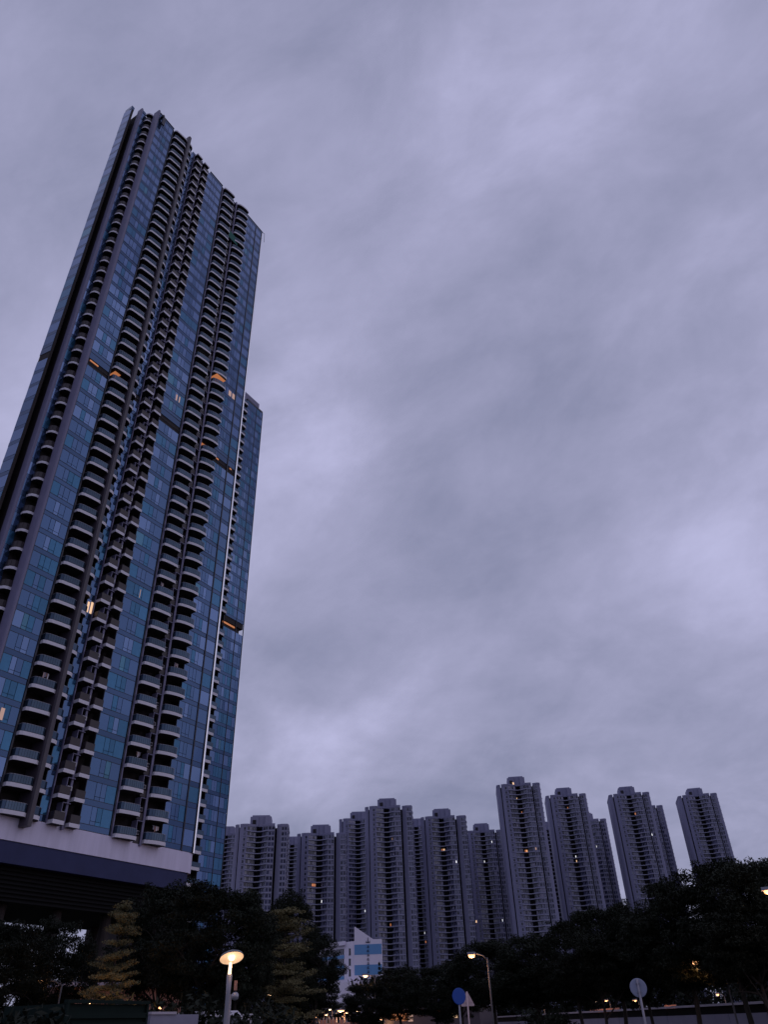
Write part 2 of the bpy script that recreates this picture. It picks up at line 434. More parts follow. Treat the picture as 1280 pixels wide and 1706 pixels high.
# floor transoms
tm = MB()
for (p0, p1, fr) in (SEG['W3b'], SEG['W3'], SEG['W2'], SEG['Ws'], SEG['W1']):
    t1 = MB(); t1.box(p0[0], p1[0], -0.02, 0.06, .88, .95, MT['mull']); tme = t1.mesh('transom')
    for k in range(NF):
        link('transom', tme, tower, loc=(0, 0, Z0 + k * FH))
        tm.box(p0[0], p1[0], -0.02, 0.06, Z0 + k * FH, Z0 + k * FH + .07, MT['mull'])
tm.build('sill_bar', tower, kind='stuff')
# piers and rib
b = MB(); b.prism([(33.0, -1.3), (33.92, -1.3), (33.92, 1.5), (33.78, 1.85), (33.15, 1.85), (33.0, 1.5)], Z0 - 1.3, ZT + 2.2, MT['rib']); b.build('rib', tower)
b = MB(); b.prism([(43.15, -1.5), (43.75, -1.5), (43.75, .3), (43.6, .5), (43.3, .5), (43.15, .3)], Z0 - 3, ZT + 1.2, MT['pier']); b.build('pier', tower)
b = MB(); b.prism([(45.95, -4.6), (46.5, -4.6), (46.5, -3.3), (46.4, -3.0), (46.05, -3.0), (45.95, -3.25)], Z0 - 3, ZT + 1.2, MT['pier']); b.build('pier', tower)
b = MB(); b.box(12.05, 12.45, -.5, .32, Z0 - 0.6, ZT + .8, MT['pier']); b.build('pier', tower)
b = MB(); b.box(26.98, 27.32, -.5, .5, Z0 - 0.6, ZT + .8, MT['pier']); b.build('pier', tower)
b = MB(); b.box(29.78, 29.93, -.5, .25, Z0, ZT + .3, MT['pier']); b.build('pier', tower)
b = MB(); b.box(17.95, 18.2, -.9, .2, Z0, ZT + .3, MT['pier']); b.build('pier', tower)
# pale rounded corner fin at the right end
b = MB()
arc = [(0.42 + -.75 * math.sin(a), -.40 + .66 * math.cos(a)) for a in [math.radians(x) for x in range(0, 100, 12)]]
b.prism([(0.42, .22)] + arc[1:] + [(-.33, -1.6), (.3, -1.6), (0.42, -.2)], Z0, ZT + .6, MT['cornerfin']); b.build('corner_fin', tower)


def arcslab(s0, s1, n0, bulge, skew=0.0, r=0.2, n=9):
    pts = [(s0, -1.2)]
    for i in range(n + 1):
        q = i / n; e = 1 - (2 * q - 1) ** 2
        y = n0 + bulge * e + skew * (q - .5)
        if i in (0, n): y -= r
        pts.append((s0 + (s1 - s0) * q, y))
    pts.append((s1, -1.2))
    return pts


COLS = [('c6', arcslab(8.1, 11.95, 1.2, .34, -.75, r=.1), 'rail_glass'), ('c5', arcslab(14.15, 17.9, 1.15, .14, -.5, r=.1), 'rail_glass'),
        ('c4', [(24.9, -1.1), (24.9, 1.2), (26.75, 1.2), (26.75, -1.1)], 'rail_dark'),
        ('c3', [(27.75, -1.1), (27.75, 1.35), (29.7, 1.35), (29.7, -1.1)], 'rail_dark'),
        ('h2', [(31.3, -1.0), (31.3, .35), (31.55, .95), (32.1, 1.3), (32.97, 1.4), (32.97, -1.0)], 'rail_glass'),
        ('c2', arcslab(33.93, 37.7, 1.2, .08, -.5, r=.22), 'rail_glass'),
        ('c1', [(43.3, -1.55), (44.2, -1.55), (44.75, -1.9), (45.0, -2.5), (45.0, -3.1), (43.3, -3.1)], 'rail_dark')]


def shrink(pts, k=0.12):
    cx = sum(p[0] for p in pts) / len(pts); cy = sum(p[1] for p in pts) / len(pts)
    return [(cx + (p[0] - cx) * (1 - k / 2), cy + (p[1] - cy) * (1 - k / 2)) for p in pts]


balc = []
for nm, pts, rk in COLS:
    cx = sum(p[0] for p in pts) / len(pts); cy = sum(p[1] for p in pts) / len(pts)
    for k in range(NF):
        if nm == 'c1' and k < 2: pass
        c = Vector((cx, cy, Z0 + k * FH))
        loc = [(p[0] - cx, p[1] - cy) for p in pts]
        inner = [(p[0] * .93, p[1] * .96) for p in loc]
        z0 = -.35 if nm != 'c1' else -.25
        def f(mb, c_, loc=loc, z0=z0):
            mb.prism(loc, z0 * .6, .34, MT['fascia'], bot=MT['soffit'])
        def fr(mb, c_, loc=loc, inner=inner, rk=rk):
            n = len(inner)
            for i in range(0, n - 1):
                a = inner[i]; b2 = inner[i + 1]
                if max(a[1], b2[1]) + c_.y < -1.0 and c_.x < 43: continue
                L_ = math.hypot(b2[0] - a[0], b2[1] - a[1])
                if L_ < .05: continue
                ux, uy = (b2[0] - a[0]) / L_, (b2[1] - a[1]) / L_
                wx, wy = -uy * .03, ux * .03
                e = .02
                q = [(a[0] + ux * e + wx, a[1] + uy * e + wy), (b2[0] - ux * e + wx, b2[1] - uy * e + wy), (b2[0] - ux * e - wx, b2[1] - uy * e - wy), (a[0] + ux * e - wx, a[1] + uy * e - wy)]
                mb.prism(q, .40, 1.42, MT[rk])
                mb.prism(q, 1.43, 1.50, MT['rail_top'] if rk == 'rail_glass' else MT['rail_dark'])
        balc.append((c, f, fr))
limited('balcony', balc, tower, child='railing')
# top sun-shades over the balcony columns
for nm, pts, rk in COLS:
    b = MB(); b.prism(pts, ZT - .3, ZT + .25, MT['fascia'], bot=MT['soffit']); b.build('balcony_canopy', tower)
# air conditioners and pale ledge frames in the service recesses
acs = MB()
acs.box(-.42, .42, -.2, .2, 0, .62, MT['ac']); acs.lathe([(0, .01), (.22, .01), (.24, 0)], MT['mull'], 12, Matrix.Translation((0, .23, .31)) @ Matrix.Rotation(math.radians(-90), 4, 'X'))
acm = acs.mesh('air_conditioner')
fs = MB()
fs.box(-.75, .62, -1.0, .25, -.06, .06, MT['pier']); fs.box(.5, .62, -1.0, .25, -1.5, -.06, MT['pier'])
fs2 = MB(); fs2.box(-.7, .7, -.05, .05, .0, 1.05, MT['rail_dark'])
fsm = fs.mesh('ledge_frame'); fsm2 = fs2.mesh('louvre_screen')
for k in range(NF):
    z = Z0 + k * FH
    link('air_conditioner', acm, tower, loc=(12.75 + .2 * ((k * 7) % 3) / 3, -.35, z + 1.05))
    link('air_conditioner', acm, tower, loc=(27.55, .25 + .15 * ((k * 5) % 3), z + 1.2))
    link('ledge_frame', fsm, tower, loc=(13.05, 0.1, z + 3.0))
    link('ledge_frame', fsm, tower, loc=(27.6, 0.5, z + 2.95))
    link('louvre_screen', fsm2, tower, loc=(13.0, 0.05, z - .3))
for (s_, fl, w_) in ((9.6, 0, 1.3), (15.6, 3, .8), (35.6, 5, 1.0), (10.2, 8, .9), (16.5, 12, .7)):
    z = Z0 + fl * FH
    cl = MB()
    for q in range(4):
        x = s_ - w_ / 2 + q * w_ / 4; h_ = .55 + .3 * ((q * 7 + fl) % 3) / 2
        cl.box(x, x + w_ / 4 - .05, .30, .34, z + 2.75 - h_, z + 2.75, MT[('signpink', 'vanwhite', 'brickpink', 'wpale')[(q + fl) % 4]])
    cl.box(s_ - w_ / 2 - .2, s_ + w_ / 2 + .2, .31, .33, z + 2.76, z + 2.79, MT['metal'])
    cl.build('laundry', tower, kind='stuff')
# refuge-floor slots and balconies with emissive strips for lamplit ceilings, lit windows
zr = Z0 + RF * FH
for (s0, s1, n0) in ((40.6, 42.6, -.06), (6.0, 7.2, -.06), (1.6, 2.2, -.06)):
    b = MB(); b.box(s0, s1, n0, .03, zr + 1.3, zr + 1.6, MT['glow']); b.build('refuge_glow', tower)
b = MB(); b.box(35.6, 37.0, -1.5, .3, zr + FH - .45, zr + FH - .37, MT['glow']); b.build('balcony_glow', tower)
for (s0, s1, n0, n1, fl, m, zz) in ((8.2, 11.2, -1.2, 1.2, 29, 'glow', FH - .42), (14.8, 15.8, -1.6, -1.2, 30, 'litwhite', 1.8), (8.0, 9.3, -1.6, -1.4, 29, 'litwhite', 2.0), (10.0, 11.2, -1.6, -.5, 23, 'glow', FH - .45)):
    b = MB(); z = Z0 + fl * FH + zz
    b.box(s0, s1, n0, n1, z, z + (.08 if zz > 2.5 else .9), MT[m]); b.build('balcony_glow', tower)
for (s0, s1, fl, m) in ((40.3, 40.9, 3, 'litdim'), (4.7, 5.6, 29, 'litdim'), (3.4, 4.3, 29, 'litdim'), (20.6, 21.0, 25, 'litdim'), (19.8, 20.1, 25, 'litdim'), (20.85, 20.98, 11, 'litdim')):
    z = Z0 + fl * FH
    b = MB(); b.box(s0, s1, .04, .06, z + 1.2, z + 2.9, MT[m]); b.build('lit_window', tower)
b = MB(); b.box(30.0, 30.45, .05, .07, Z0 + 9 * FH + 1.1, Z0 + 9 * FH + 3.2, MT['litwin']); b.box(30.7, 31.1, .05, .07, Z0 + 9 * FH + 1.1, Z0 + 9 * FH + 3.0, MT['litwin']); b.build('lit_window', tower)
b = MB(); b.box(10.4, 14.0, .95, 1.0, Z0 + 45 * FH - 1.2, Z0 + 45 * FH + 1.6, MT['green_net']); b.build('green_netting', tower)
# podium: white band, blue band, dark louvred band, columns
PS1 = 70; PB = 14.95 + EYE
b = MB()
pl = [(PS1, .05), (1.2, .05), (.35, -.1), (-.2, -.5), (-.4, -1.3), (-.4, -22), (PS1, -22)]
b.prism(pl, Z0 - 3.1, Z0 - .02, MT['white_band']); b.build('white_band', tower)
b = MB(); pl2 = [(PS1, -.1), (1.6, -.1), (.7, -.3), (.2, -.9), (.1, -21.8), (PS1, -21.8)]
b.prism(pl2, Z0 - 5.8, Z0 - 3.12, MT['blue_band']); b.build('blue_band', tower)
b = MB(); b.box(1.2, PS1, -20, -1.6, PB, Z0 - 5.82, MT['louvre']); b.build('plant_floor', tower)
lm = MB(); lm.box(1.2, PS1, -1.58, -1.3, 0, .2, MT['louvre']); lme = lm.mesh('louvre')
for k in range(8): link('louvre', lme, tower, loc=(0, 0, PB + k * (Z0 - 5.9 - PB) / 8))
for k in range(8):
    for r in (-4, -17):
        b = MB(); s = 4 + k * 9; b.prism([(s + 0.8 * math.cos(a), r + .8 * math.sin(a)) for a in [i * math.pi / 6 for i in range(12)]], 0, PB - .02, MT['recess']); b.build('column', tower)

# ---------------------------------------------------------------- second slab block behind it
o2 = Bc + dd * (-47.9) + nn * (-37.4)
tw2 = thing('glass_block', 'lower blue glass slab block standing just behind the tall tower, with a stepped edge', 'skyscraper', (o2.x, o2.y, 0), ROT)
ZT2 = 182.5 + EYE; Z02 = 4.0; NF2 = int((ZT2 - Z02) / FH); ZB2 = ZT2 - NF2 * FH
RF2 = int((96.5 - ZB2) / FH)
zr2 = ZB2 + RF2 * FH
b = MB()
pl = [(0.25, -.1), (8.6, -.1), (8.6, -1.4), (13, -1.4), (13, -.1), (24, -.1), (24, -16), (0.25, -16)]
b.prism(pl, 0, zr2, MT['recess']); b.prism([(p[0] + (1.0 if p[0] < 1 else 0), p[1] - .5) for p in pl], zr2, zr2 + 1.9, MT['recess']); b.prism(pl, zr2 + 1.9, ZT2, MT['recess'])
b.build('core_wall', tw2)
b = MB(); b.box(1.2, 22, -14, -.9, ZT2, ZT2 + 4.2, MT['pier']); b.box(0.1, 8.4, -.8, .1, ZT2, ZT2 + .8, MT['mull']); b.build('roof_parapet', tw2)
p2 = MB(); single = 0
for k in range(NF2):
    if k == RF2: continue
    zb = ZB2 + k * FH
    off = 0.0 if k > RF2 else 0.0
    for (s0, s1, z0, z1, m) in ((.1, 3.2, .06, .88, 0), (3.4, 8.5, .06, .88, 0)):
        b = MB(); b.box(s0, s1, -.04, .04, 0, z1 - z0, MT['spandrel']); b.build('spandrel_panel', tw2, loc=(0, 0, zb + z0))
    edges = (.1, 1.5, 3.2), (3.4, 4.8, 5.6, 6.6, 8.5)
    for e in edges:
        for a0, a1 in zip(e, e[1:]):
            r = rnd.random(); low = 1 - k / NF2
            m = MT['glass_d'] if r < .03 else MT['glass_c'] if r < .25 + .3 * low else MT['glass_b'] if r < .7 else MT['glass_a']  # more of the darker tint lower down, standing for weaker reflections
            t = rnd.uniform(-.006, .006)
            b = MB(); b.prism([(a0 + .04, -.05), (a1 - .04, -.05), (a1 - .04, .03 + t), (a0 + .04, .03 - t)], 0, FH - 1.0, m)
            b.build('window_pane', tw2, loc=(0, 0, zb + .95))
    b = MB(); b.box(-.02, .1, -2.4, -.05, 0, FH - .35, MT['sidepane'] if rnd.random() < .45 else MT['glass_c']); b.build('side_pane', tw2, loc=(0, 0, zb + .2))
    b = MB(); b.prism([(8.7, -1.2), (8.7, .9), (9.2, 1.3), (12.8, 1.3), (12.8, -1.2)], -.35, .35, MT['fascia'], bot=MT['soffit'])
    o = b.build('balcony', tw2, loc=(0, 0, zb))
    b = MB(); b.box(8.8, 12.6, 1.18, 1.24, .37, 1.4, MT['rail_glass']); b.build('railing', o)
for s in (.08, 3.3, 8.56):
    b = MB(); b.box(s - .09, s + .09, -.08, .12, 0.5, ZT2, MT['mull']); b.build('mullion', tw2)
b = MB(); b.box(3.4, 8.4, -.5, -.3, zr2 + 1.25, zr2 + 1.7, MT['glow']); b.build('refuge_glow', tw2)  # emissive strip stands in for the lamplit refuge ceiling


# ---------------------------------------------------------------- estate towers in the distance
FP = 2.86
# plan outline, left to right, camera side is -y;   (x, y, facade type of the segment that starts here)
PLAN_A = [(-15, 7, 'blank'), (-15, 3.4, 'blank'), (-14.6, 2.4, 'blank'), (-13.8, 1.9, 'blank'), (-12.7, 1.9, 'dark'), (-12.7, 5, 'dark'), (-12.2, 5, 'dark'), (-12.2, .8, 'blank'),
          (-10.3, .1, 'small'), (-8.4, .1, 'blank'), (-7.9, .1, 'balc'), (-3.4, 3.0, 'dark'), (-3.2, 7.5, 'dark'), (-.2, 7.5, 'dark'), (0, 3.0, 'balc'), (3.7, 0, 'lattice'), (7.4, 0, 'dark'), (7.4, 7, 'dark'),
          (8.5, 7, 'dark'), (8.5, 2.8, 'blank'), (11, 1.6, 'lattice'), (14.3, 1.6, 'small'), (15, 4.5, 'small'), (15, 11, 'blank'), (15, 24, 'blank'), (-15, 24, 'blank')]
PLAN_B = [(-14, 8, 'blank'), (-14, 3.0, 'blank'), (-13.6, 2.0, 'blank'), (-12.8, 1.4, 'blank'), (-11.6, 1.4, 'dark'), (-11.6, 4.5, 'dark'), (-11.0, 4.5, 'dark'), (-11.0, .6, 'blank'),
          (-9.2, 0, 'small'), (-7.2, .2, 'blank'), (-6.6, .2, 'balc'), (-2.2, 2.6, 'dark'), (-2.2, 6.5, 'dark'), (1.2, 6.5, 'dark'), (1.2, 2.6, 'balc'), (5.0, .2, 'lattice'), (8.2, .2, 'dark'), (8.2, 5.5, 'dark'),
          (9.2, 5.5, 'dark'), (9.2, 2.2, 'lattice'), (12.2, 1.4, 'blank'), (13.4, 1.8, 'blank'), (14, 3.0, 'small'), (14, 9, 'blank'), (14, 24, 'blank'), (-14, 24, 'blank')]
cache = {}


def tower_meshes(plan, nf, var):
    key = (id(plan), nf, var)
    if key in cache: return cache[key]
    H_ = nf * FP; r = random.Random(hash((nf, var)) % 1000)
    body = MB(); n = len(plan)
    wallm = MT['concrete'] if var != 1 else MT['concrete2']
    for i in range(n):
        a = plan[i]; c = plan[(i + 1) % n]
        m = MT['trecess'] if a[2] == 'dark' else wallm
        body.poly([(a[0], a[1], 0), (c[0], c[1], 0), (c[0], c[1], H_), (a[0], a[1], H_)], m)
    # roof and parapet
    body.poly([(p[0], p[1], H_) for p in plan], wallm)
    for i in range(n):
        a = plan[i]; c = plan[(i + 1) % n]
        if a[2] == 'dark': continue
        L_ = math.hypot(c[0] - a[0], c[1] - a[1]); u = ((c[0] - a[0]) / L_, (c[1] - a[1]) / L_); wv = (u[1], -u[0])
        body.seg(a, u, wv, .02, L_ - .02, -.25, .12, H_ + .01, H_ + 1.15, wallm)
    crown = MB()
    k = (plan[-2][0]) / 15
    crown.prism([(-7 * k, 3.6), (-2.2 * k, 2.2), (-2.2 * k, 3), (1.5, 3), (1.5, 2.2), (5.0 * k, 3.4), (5.0 * k, 14), (-7 * k, 14)], H_ + .02, H_ + 5.6, wallm)
    crown.prism([(-6 * k, 4.6), (4.0 * k, 4.6), (4.0 * k, 12), (-6 * k, 12)], H_ + 5.62, H_ + 6.6, wallm)
    crown.box(-5.6 * k, -3.6 * k, 2.35, 3.5, H_ + 1.4, H_ + 3.6, MT['trecess'])
    wins = MB(); slabs = []; segs = []
    for i in range(n):
        a = plan[i]; c = plan[(i + 1) % n]; typ = a[2]
        L_ = math.hypot(c[0] - a[0], c[1] - a[1]); u = ((c[0] - a[0]) / L_, (c[1] - a[1]) / L_); wv = (u[1], -u[0])
        segs.append((a, u, wv, L_, typ))
        if typ in ('blank', 'dark'): continue
        for fl in range(nf):
            z = fl * FP
            if typ == 'balc':
                m_ = 4; ww = L_ / m_
                for j in range(m_):
                    q = r.random()
                    mm = MT['wpale'] if q < .07 else MT['wblue'] if q < .5 else MT['wdark']
                    wins.seg(a, u, wv, j * ww + .07, (j + 1) * ww - .07, .01, .10, z + .9, z + 2.5, mm)
                    wins.seg(a, u, wv, (j + 1) * ww - .06, (j + 1) * ww + .06, .01, .3, z + .31, z + 2.55, MT['frame'])
            elif typ == 'lattice':
                m_ = 2; ww = L_ / m_
                for j in range(m_):
                    q = r.random(); mm = MT['wpale'] if q < .08 else MT['wblue'] if q < .6 else MT['wdark']
                    c0 = j * ww + .35; c1 = (j + 1) * ww - .25
                    wins.seg(a, u, wv, c0, (c0 + c1) / 2 - .05, .01, .06, z + .75, z + 2.35, mm)
                    wins.seg(a, u, wv, (c0 + c1) / 2 + .05, c1, .01, .06, z + .75, z + 2.35, mm if r.random() < .7 else MT['wdark'])
                wins.seg(a, u, wv, .1, L_ - .1, .01, .35, z - .12, z + .3, MT['frame'])
            elif typ == 'small':
                wins.seg(a, u, wv, L_ * .22, L_ * .75, .01, .06, z + .8, z + 2.2, MT['wdark'] if r.random() < .85 else MT['wblue'])
                wins.seg(a, u, wv, L_ * .15, L_ * .85, .01, .4, z + .35, z + .6, MT['frame'])
        if typ == 'lattice':
            for q in (0.05, L_ * .5, L_ - .2):
                wins.seg(a, u, wv, q, q + .17, .01, .36, 0, H_, MT['frame'])
    bi = [i for i in range(n) if plan[i][2] == 'balc']
    l0 = plan[bi[0]]; l1 = plan[bi[0] + 1]; r0 = plan[bi[1]]; r1 = plan[bi[1] + 1]
    fr_ = []; bk = []
    for q in range(11):
        t = q / 10; x = l0[0] + (r1[0] - l0[0]) * t; y = l0[1] + (r1[1] - l0[1]) * t + (l1[1] - .3) * math.sin(math.pi * t) ** 1.2
        fr_.append((x, y - .95)); bk.append((x, y + .55))
    sb = MB(); sb.prism(fr_ + bk[::-1], -.14, .26, MT['slab']); slabs.append(sb.mesh('balcony_slab'))
    res = (body.mesh('wall'), crown.mesh('roof_block'), wins.mesh('window_grid'), slabs, segs)
    cache[key] = res
    return res


def estate_tower(xl, xr, ytop, W, D, plan, var, label, lit=(), rot=0.6):
    a1, t1 = azt(xl, ytop); a2, t2 = azt(xr, ytop)
    a = (a1 + a2) / 2; t = (t1 + t2) / 2
    if W is not None:
        pw = 30 if plan is PLAN_A else 28
        D = D or pw / abs(math.tan(a2 - a1))
    H_ = t * D + EYE
    nf = max(10, round((H_ - 1.2) / FP))
    o = thing('apartment_tower', label, 'tower block', (D * math.sin(a), D * math.cos(a), H_ - 1.2 - nf * FP), -a * rot, 'mauve estate towers along the skyline')
    body, crown, wins, slabs, segs = tower_meshes(plan, nf, var)
    wl = link('wall', body, o); link('roof_block', crown, o); link('window', wins, o, kind='stuff')
    for sm in slabs:
        for fl in range(1, nf): link('balcony_slab', sm, o, loc=(0, 0, fl * FP))
    # lit windows, given by where they are seen
    c, s = math.cos(-a * rot), math.sin(-a * rot)
    for (px, py, m, wd) in lit:
        aa, tt = azt(px, py)
        wx = D * math.tan(aa - a)              # lateral offset at the tower plane
        z = EYE + tt * (D + 1) - o.location.z
        fl = int(z // FP)
        best = None
        for (p, u, wv, L_, typ) in segs:
            if abs(u[0]) < .3 or wv[1] > 0: continue
            q = (wx - p[0]) / u[0]
            if 0 <= q <= L_: best = (p, u, wv, min(max(q, .4), L_ - .8))
        if not best: continue
        p, u, wv, q = best
        b = MB(); b.seg(p, u, wv, q - wd / 2, q + wd / 2, .11, .16, fl * FP + .95, fl * FP + 2.3, MT[m]); b.build('lit_window', o)
    return o


T = [
 (360, 398, 1387, 575, PLAN_A, 0, 'pale mauve tower peeking out between the glass block and the first estate tower', ()),
 (392, 481, 1371, None, PLAN_A, 1, 'estate tower second from left, partly hidden at its foot by the big dark trees', ()),
 (470, 505, 1403, 640, PLAN_B, 0, 'low distant tower filling the gap between two estate towers left of the striped school', ()),
 (495, 578, 1386, None, PLAN_A, 0, 'estate tower with a wide roof block directly left and behind the striped school', ((523, 1476, 'glow', 2.2), (520, 1477, 'glow', 1.2), (536, 1497, 'litwhite', .5))),
 (577, 622, 1362, 560, PLAN_A, 0, 'estate tower half hidden behind the left edge of the tall tower over the school', ((609, 1516, 'litwhite', .5),)),
 (608, 687, 1341, None, PLAN_A, 0, 'tall estate tower rising right behind the blue striped school', ((651, 1537, 'glow', .6), (654, 1397, 'litdim', .5))),
 (676, 712, 1373, 610, PLAN_B, 0, 'distant tower wedged in the gap right of the tower over the school', ((708, 1552, 'litwhite', .5), (710, 1571, 'glow', .8))),
 (701, 777, 1358, None, PLAN_A, 0, 'estate tower behind the blue round sign, with a low roof block', ((741, 1410, 'litwin', 1.0), (737, 1411, 'glow', .8), (733, 1394, 'litwhite', .5), (761, 1440, 'litwhite', .6), (747, 1475, 'litdim', .8))),
 (772, 838, 1382, 560, PLAN_B, 0, 'recessed shorter tower between the blue sign tower and the tallest estate tower', ((794, 1535, 'litwin', .9), (819, 1403, 'litwhite', .5), (808, 1433, 'litwhite', .4), (838, 1537, 'litwhite', .4))),
 (827, 900, 1304, None, PLAN_B, 0, 'tallest estate tower, with a bright window just under its roof block', ((857, 1306, 'litwin', 1.4), (862, 1330, 'litwin', .8), (881, 1417, 'litwin', .9), (878, 1416, 'glow', 1.6), (893, 1411, 'litdim', .8), (871, 1347, 'glow', .4), (900, 1571, 'glow', 1.8))),
 (897, 930, 1378, 650, PLAN_B, 0, 'sliver of a lower tower seen right beside the tallest estate tower', ()),
 (909, 977, 1322, None, PLAN_B, 0, 'estate tower directly right of the tallest one, with two small lit windows', ((963, 1428, 'litwhite', .5), (964, 1435, 'litwin', .5), (949, 1346, 'glow', .5))),
 (956, 1003, 1364, 620, PLAN_B, 1, 'lower stepped tower tucked against the right flank of its taller neighbour', ((995, 1411, 'litwhite', .5),)),
 (1014, 1083, 1320, None, PLAN_B, 0, 'freestanding estate tower leaning between two sky gaps, with one amber window', ((1060, 1356, 'glow', .8), (1088, 1393, 'litwhite', .5))),
 (1050, 1098, 1342, 640, PLAN_B, 0, 'narrow tower edge showing behind the right flank of the amber window tower', ()),
 (1129, 1196, 1322, None, PLAN_B, 0, 'rightmost estate tower, standing alone above the right-hand trees', ()),
]
for i, (xl, xr, yt, D, plan, var, label, lit) in enumerate(T):
    estate_tower(xl, xr, yt, 1, D, plan, var, label, lit)

# ---------------------------------------------------------------- school with blue stripes
Ds = 320
p = at(591, 1640, Ds); a_s = azt(614, 1600)[0]
sch = thing('school_building', 'white school block with two wide blue stripes and a slanted roofline, below the estate towers', 'school', (p.x, p.y, 0), -a_s + math.radians(-4))


def zs(y, x=600): return EYE + azt(x, y)[1] * Ds


GW = 10.3
z_pk, z_fl = zs(1543), zs(1565)
b = MB()
prof = [(0, 0), (GW, 0), (GW, z_fl), (GW * .70, z_fl), (GW * .02, z_pk), (0, z_pk - .2)]
k = len(b.v); n = len(prof)
DPT = 3.0
for y in (0, DPT):
    for q in prof: b.v.append((q[0], y, q[1]))
b.f.append(tuple(range(n))); b.m.append(b.mi(MT['school']))
b.f.append(tuple(range(2 * n - 1, n - 1, -1))); b.m.append(0)
for i in range(n):
    j = (i + 1) % n; b.f.append((j, i, n + i, n + j)); b.m.append(0)
b.build('gable_wall', sch)
for y0, y1 in ((1590, 1573), (1624, 1607)):
    b = MB(); b.box(0.02, GW - .02, -.06, -.01, zs(y0), zs(y1), MT['schoolblue']); b.build('blue_stripe', sch)
# vertical lettering: emblem and eight small characters, strokes only as far as they read
xs = GW * .50
b = MB(); zc_ = zs(1567)
b.box(xs - .1, xs + .1, -.2, -.08, zc_ - .6, zc_ + 1.0, MT['ink']); b.box(xs - .8, xs + .8, -.2, -.08, zc_ - .7, zc_ - .45, MT['ink']); b.box(xs - .7, xs - .55, -.2, -.08, zc_ - .44, zc_, MT['ink']); b.box(xs + .55, xs + .7, -.2, -.08, zc_ - .44, zc_, MT['ink'])
b.build('emblem', sch)
rr = random.Random(3)
for i in range(8):
    z = zs(1577 + i * 7.0)
    b = MB(); o_ = -.22
    b.box(xs - .42, xs + .42, o_, -.08, z - .35, z - .2, MT['ink']); b.box(xs - .3, xs + .3, o_ - .01, -.09, z + .2, z + .33, MT['ink'])
    b.box(xs - .07, xs + .07, o_ - .02, -.07, z - .19, z + .19, MT['ink'])
    if i % 2: b.box(xs - .38, xs - .24, o_ - .015, -.085, z - .19, z + .1, MT['ink'])
    else: b.box(xs + .22, xs + .36, o_ - .015, -.085, z - .19, z + .1, MT['ink'])
    b.build('character', sch)
# wing running back to the left (seen foreshortened)
b = MB(); zt_ = zs(1567)
b.prism([(-1.0, .3), (-.02, .3), (-.02, 24), (-16, 24), (-16, 15)], 0, zt_, MT['school']); b.build('wing_wall', sch)
wu = Vector((-15, 14.7)); wl_ = wu.length; wu.normalize(); wv_ = Vector((-wu.y, wu.x)) * 1.0
if wv_.y > 0: wv_ = -wv_
for j, yy in enumerate((1583, 1600, 1618)):
    z = zs(yy)
    b = MB(); b.seg((-1.0, .3), wu, wv_, .6, 1.7, .02, .08, z - 1.4, z + .9, MT['wdark']); b.build('window', sch)
    for kx in range(6):
        b = MB(); x0 = 4.6 + kx * 2.4
        b.seg((-1.0, .3), wu, wv_, x0, x0 + 2.1, .02, .08, z - .9, z + 1.1, MT['wdark'])
        w_ = b.build('window', sch)
        b = MB(); b.seg((-1.0, .3), wu, wv_, x0 + 1.0, x0 + 1.1, .081, .14, z - .9, z + 1.1, MT['school']); b.build('frame', w_)
    b = MB(); b.seg((-1.0, .3), wu, wv_, 4.4, wl_ - .1, .02, .12, z - 2.1, z - 1.0, MT['schoolblue']); b.build('blue_spandrel', sch)
b = MB(); b.seg((-1.0, .3), wu, wv_, 3.6, wl_, .02, 1.2, zt_ - 1.0, zt_ + .3, MT['school']); b.build('roof_edge', sch)
b = MB(); zq = zs(1656); b.box(-10.5, 1.0, -5, -1, zq - 2.2, zs(1636), MT['school']); b.box(-7.6, -7.2, -4.8, -4.4, 0, zq - 2.21, MT['school']); b.box(-2.6, -2.2, -4.8, -4.4, 0, zq - 2.21, MT['school']); b.build('porch', sch)

# ---------------------------------------------------------------- trees
LEAFN = {}


def limb_pts(rng, p0, p1, bend=.12, n=5):
    p0 = Vector(p0); p1 = Vector(p1); L_ = (p1 - p0).length
    off = Vector((rng.uniform(-1, 1), rng.uniform(-1, 1), rng.uniform(0, .8))) * bend * L_
    return [p0.lerp(p1, i / n) + off * math.sin(math.pi * i / n) for i in range(n + 1)]


def leaf_cloud(v, f, rng, c, rx, ry, rz, n, ls, flat=.45):
    for _ in range(n):
        while True:
            x, y, z = rng.uniform(-1, 1), rng.uniform(-1, 1), rng.uniform(-1, 1)
            if x * x + y * y + z * z < 1: break
        px, py, pz = c[0] + x * rx, c[1] + y * ry, c[2] + z * rz - .15 * (x * x + y * y) * rz
        a = rng.uniform(0, 6.283); t1 = rng.gauss(0, flat); t2 = rng.gauss(0, flat)
        l = ls * rng.uniform(.7, 1.4); w_ = l * rng.uniform(.35, .55)
        ca, sa = math.cos(a), math.sin(a); ct, st = math.cos(t1), math.sin(t1); c2, s2 = math.cos(t2), math.sin(t2)
        ux, uy, uz = ca * ct, sa * ct, st
        vx, vy, vz = -sa * c2, ca * c2, s2
        k = len(v)
        v.append((px - ux * l, py - uy * l, pz - uz * l)); v.append((px + vx * w_, py + vy * w_, pz + vz * w_))
        v.append((px + ux * l, py + uy * l, pz + uz * l)); v.append((px - vx * w_, py - vy * w_, pz - vz * w_))
        f.append((k, k + 1, k + 2, k + 3))


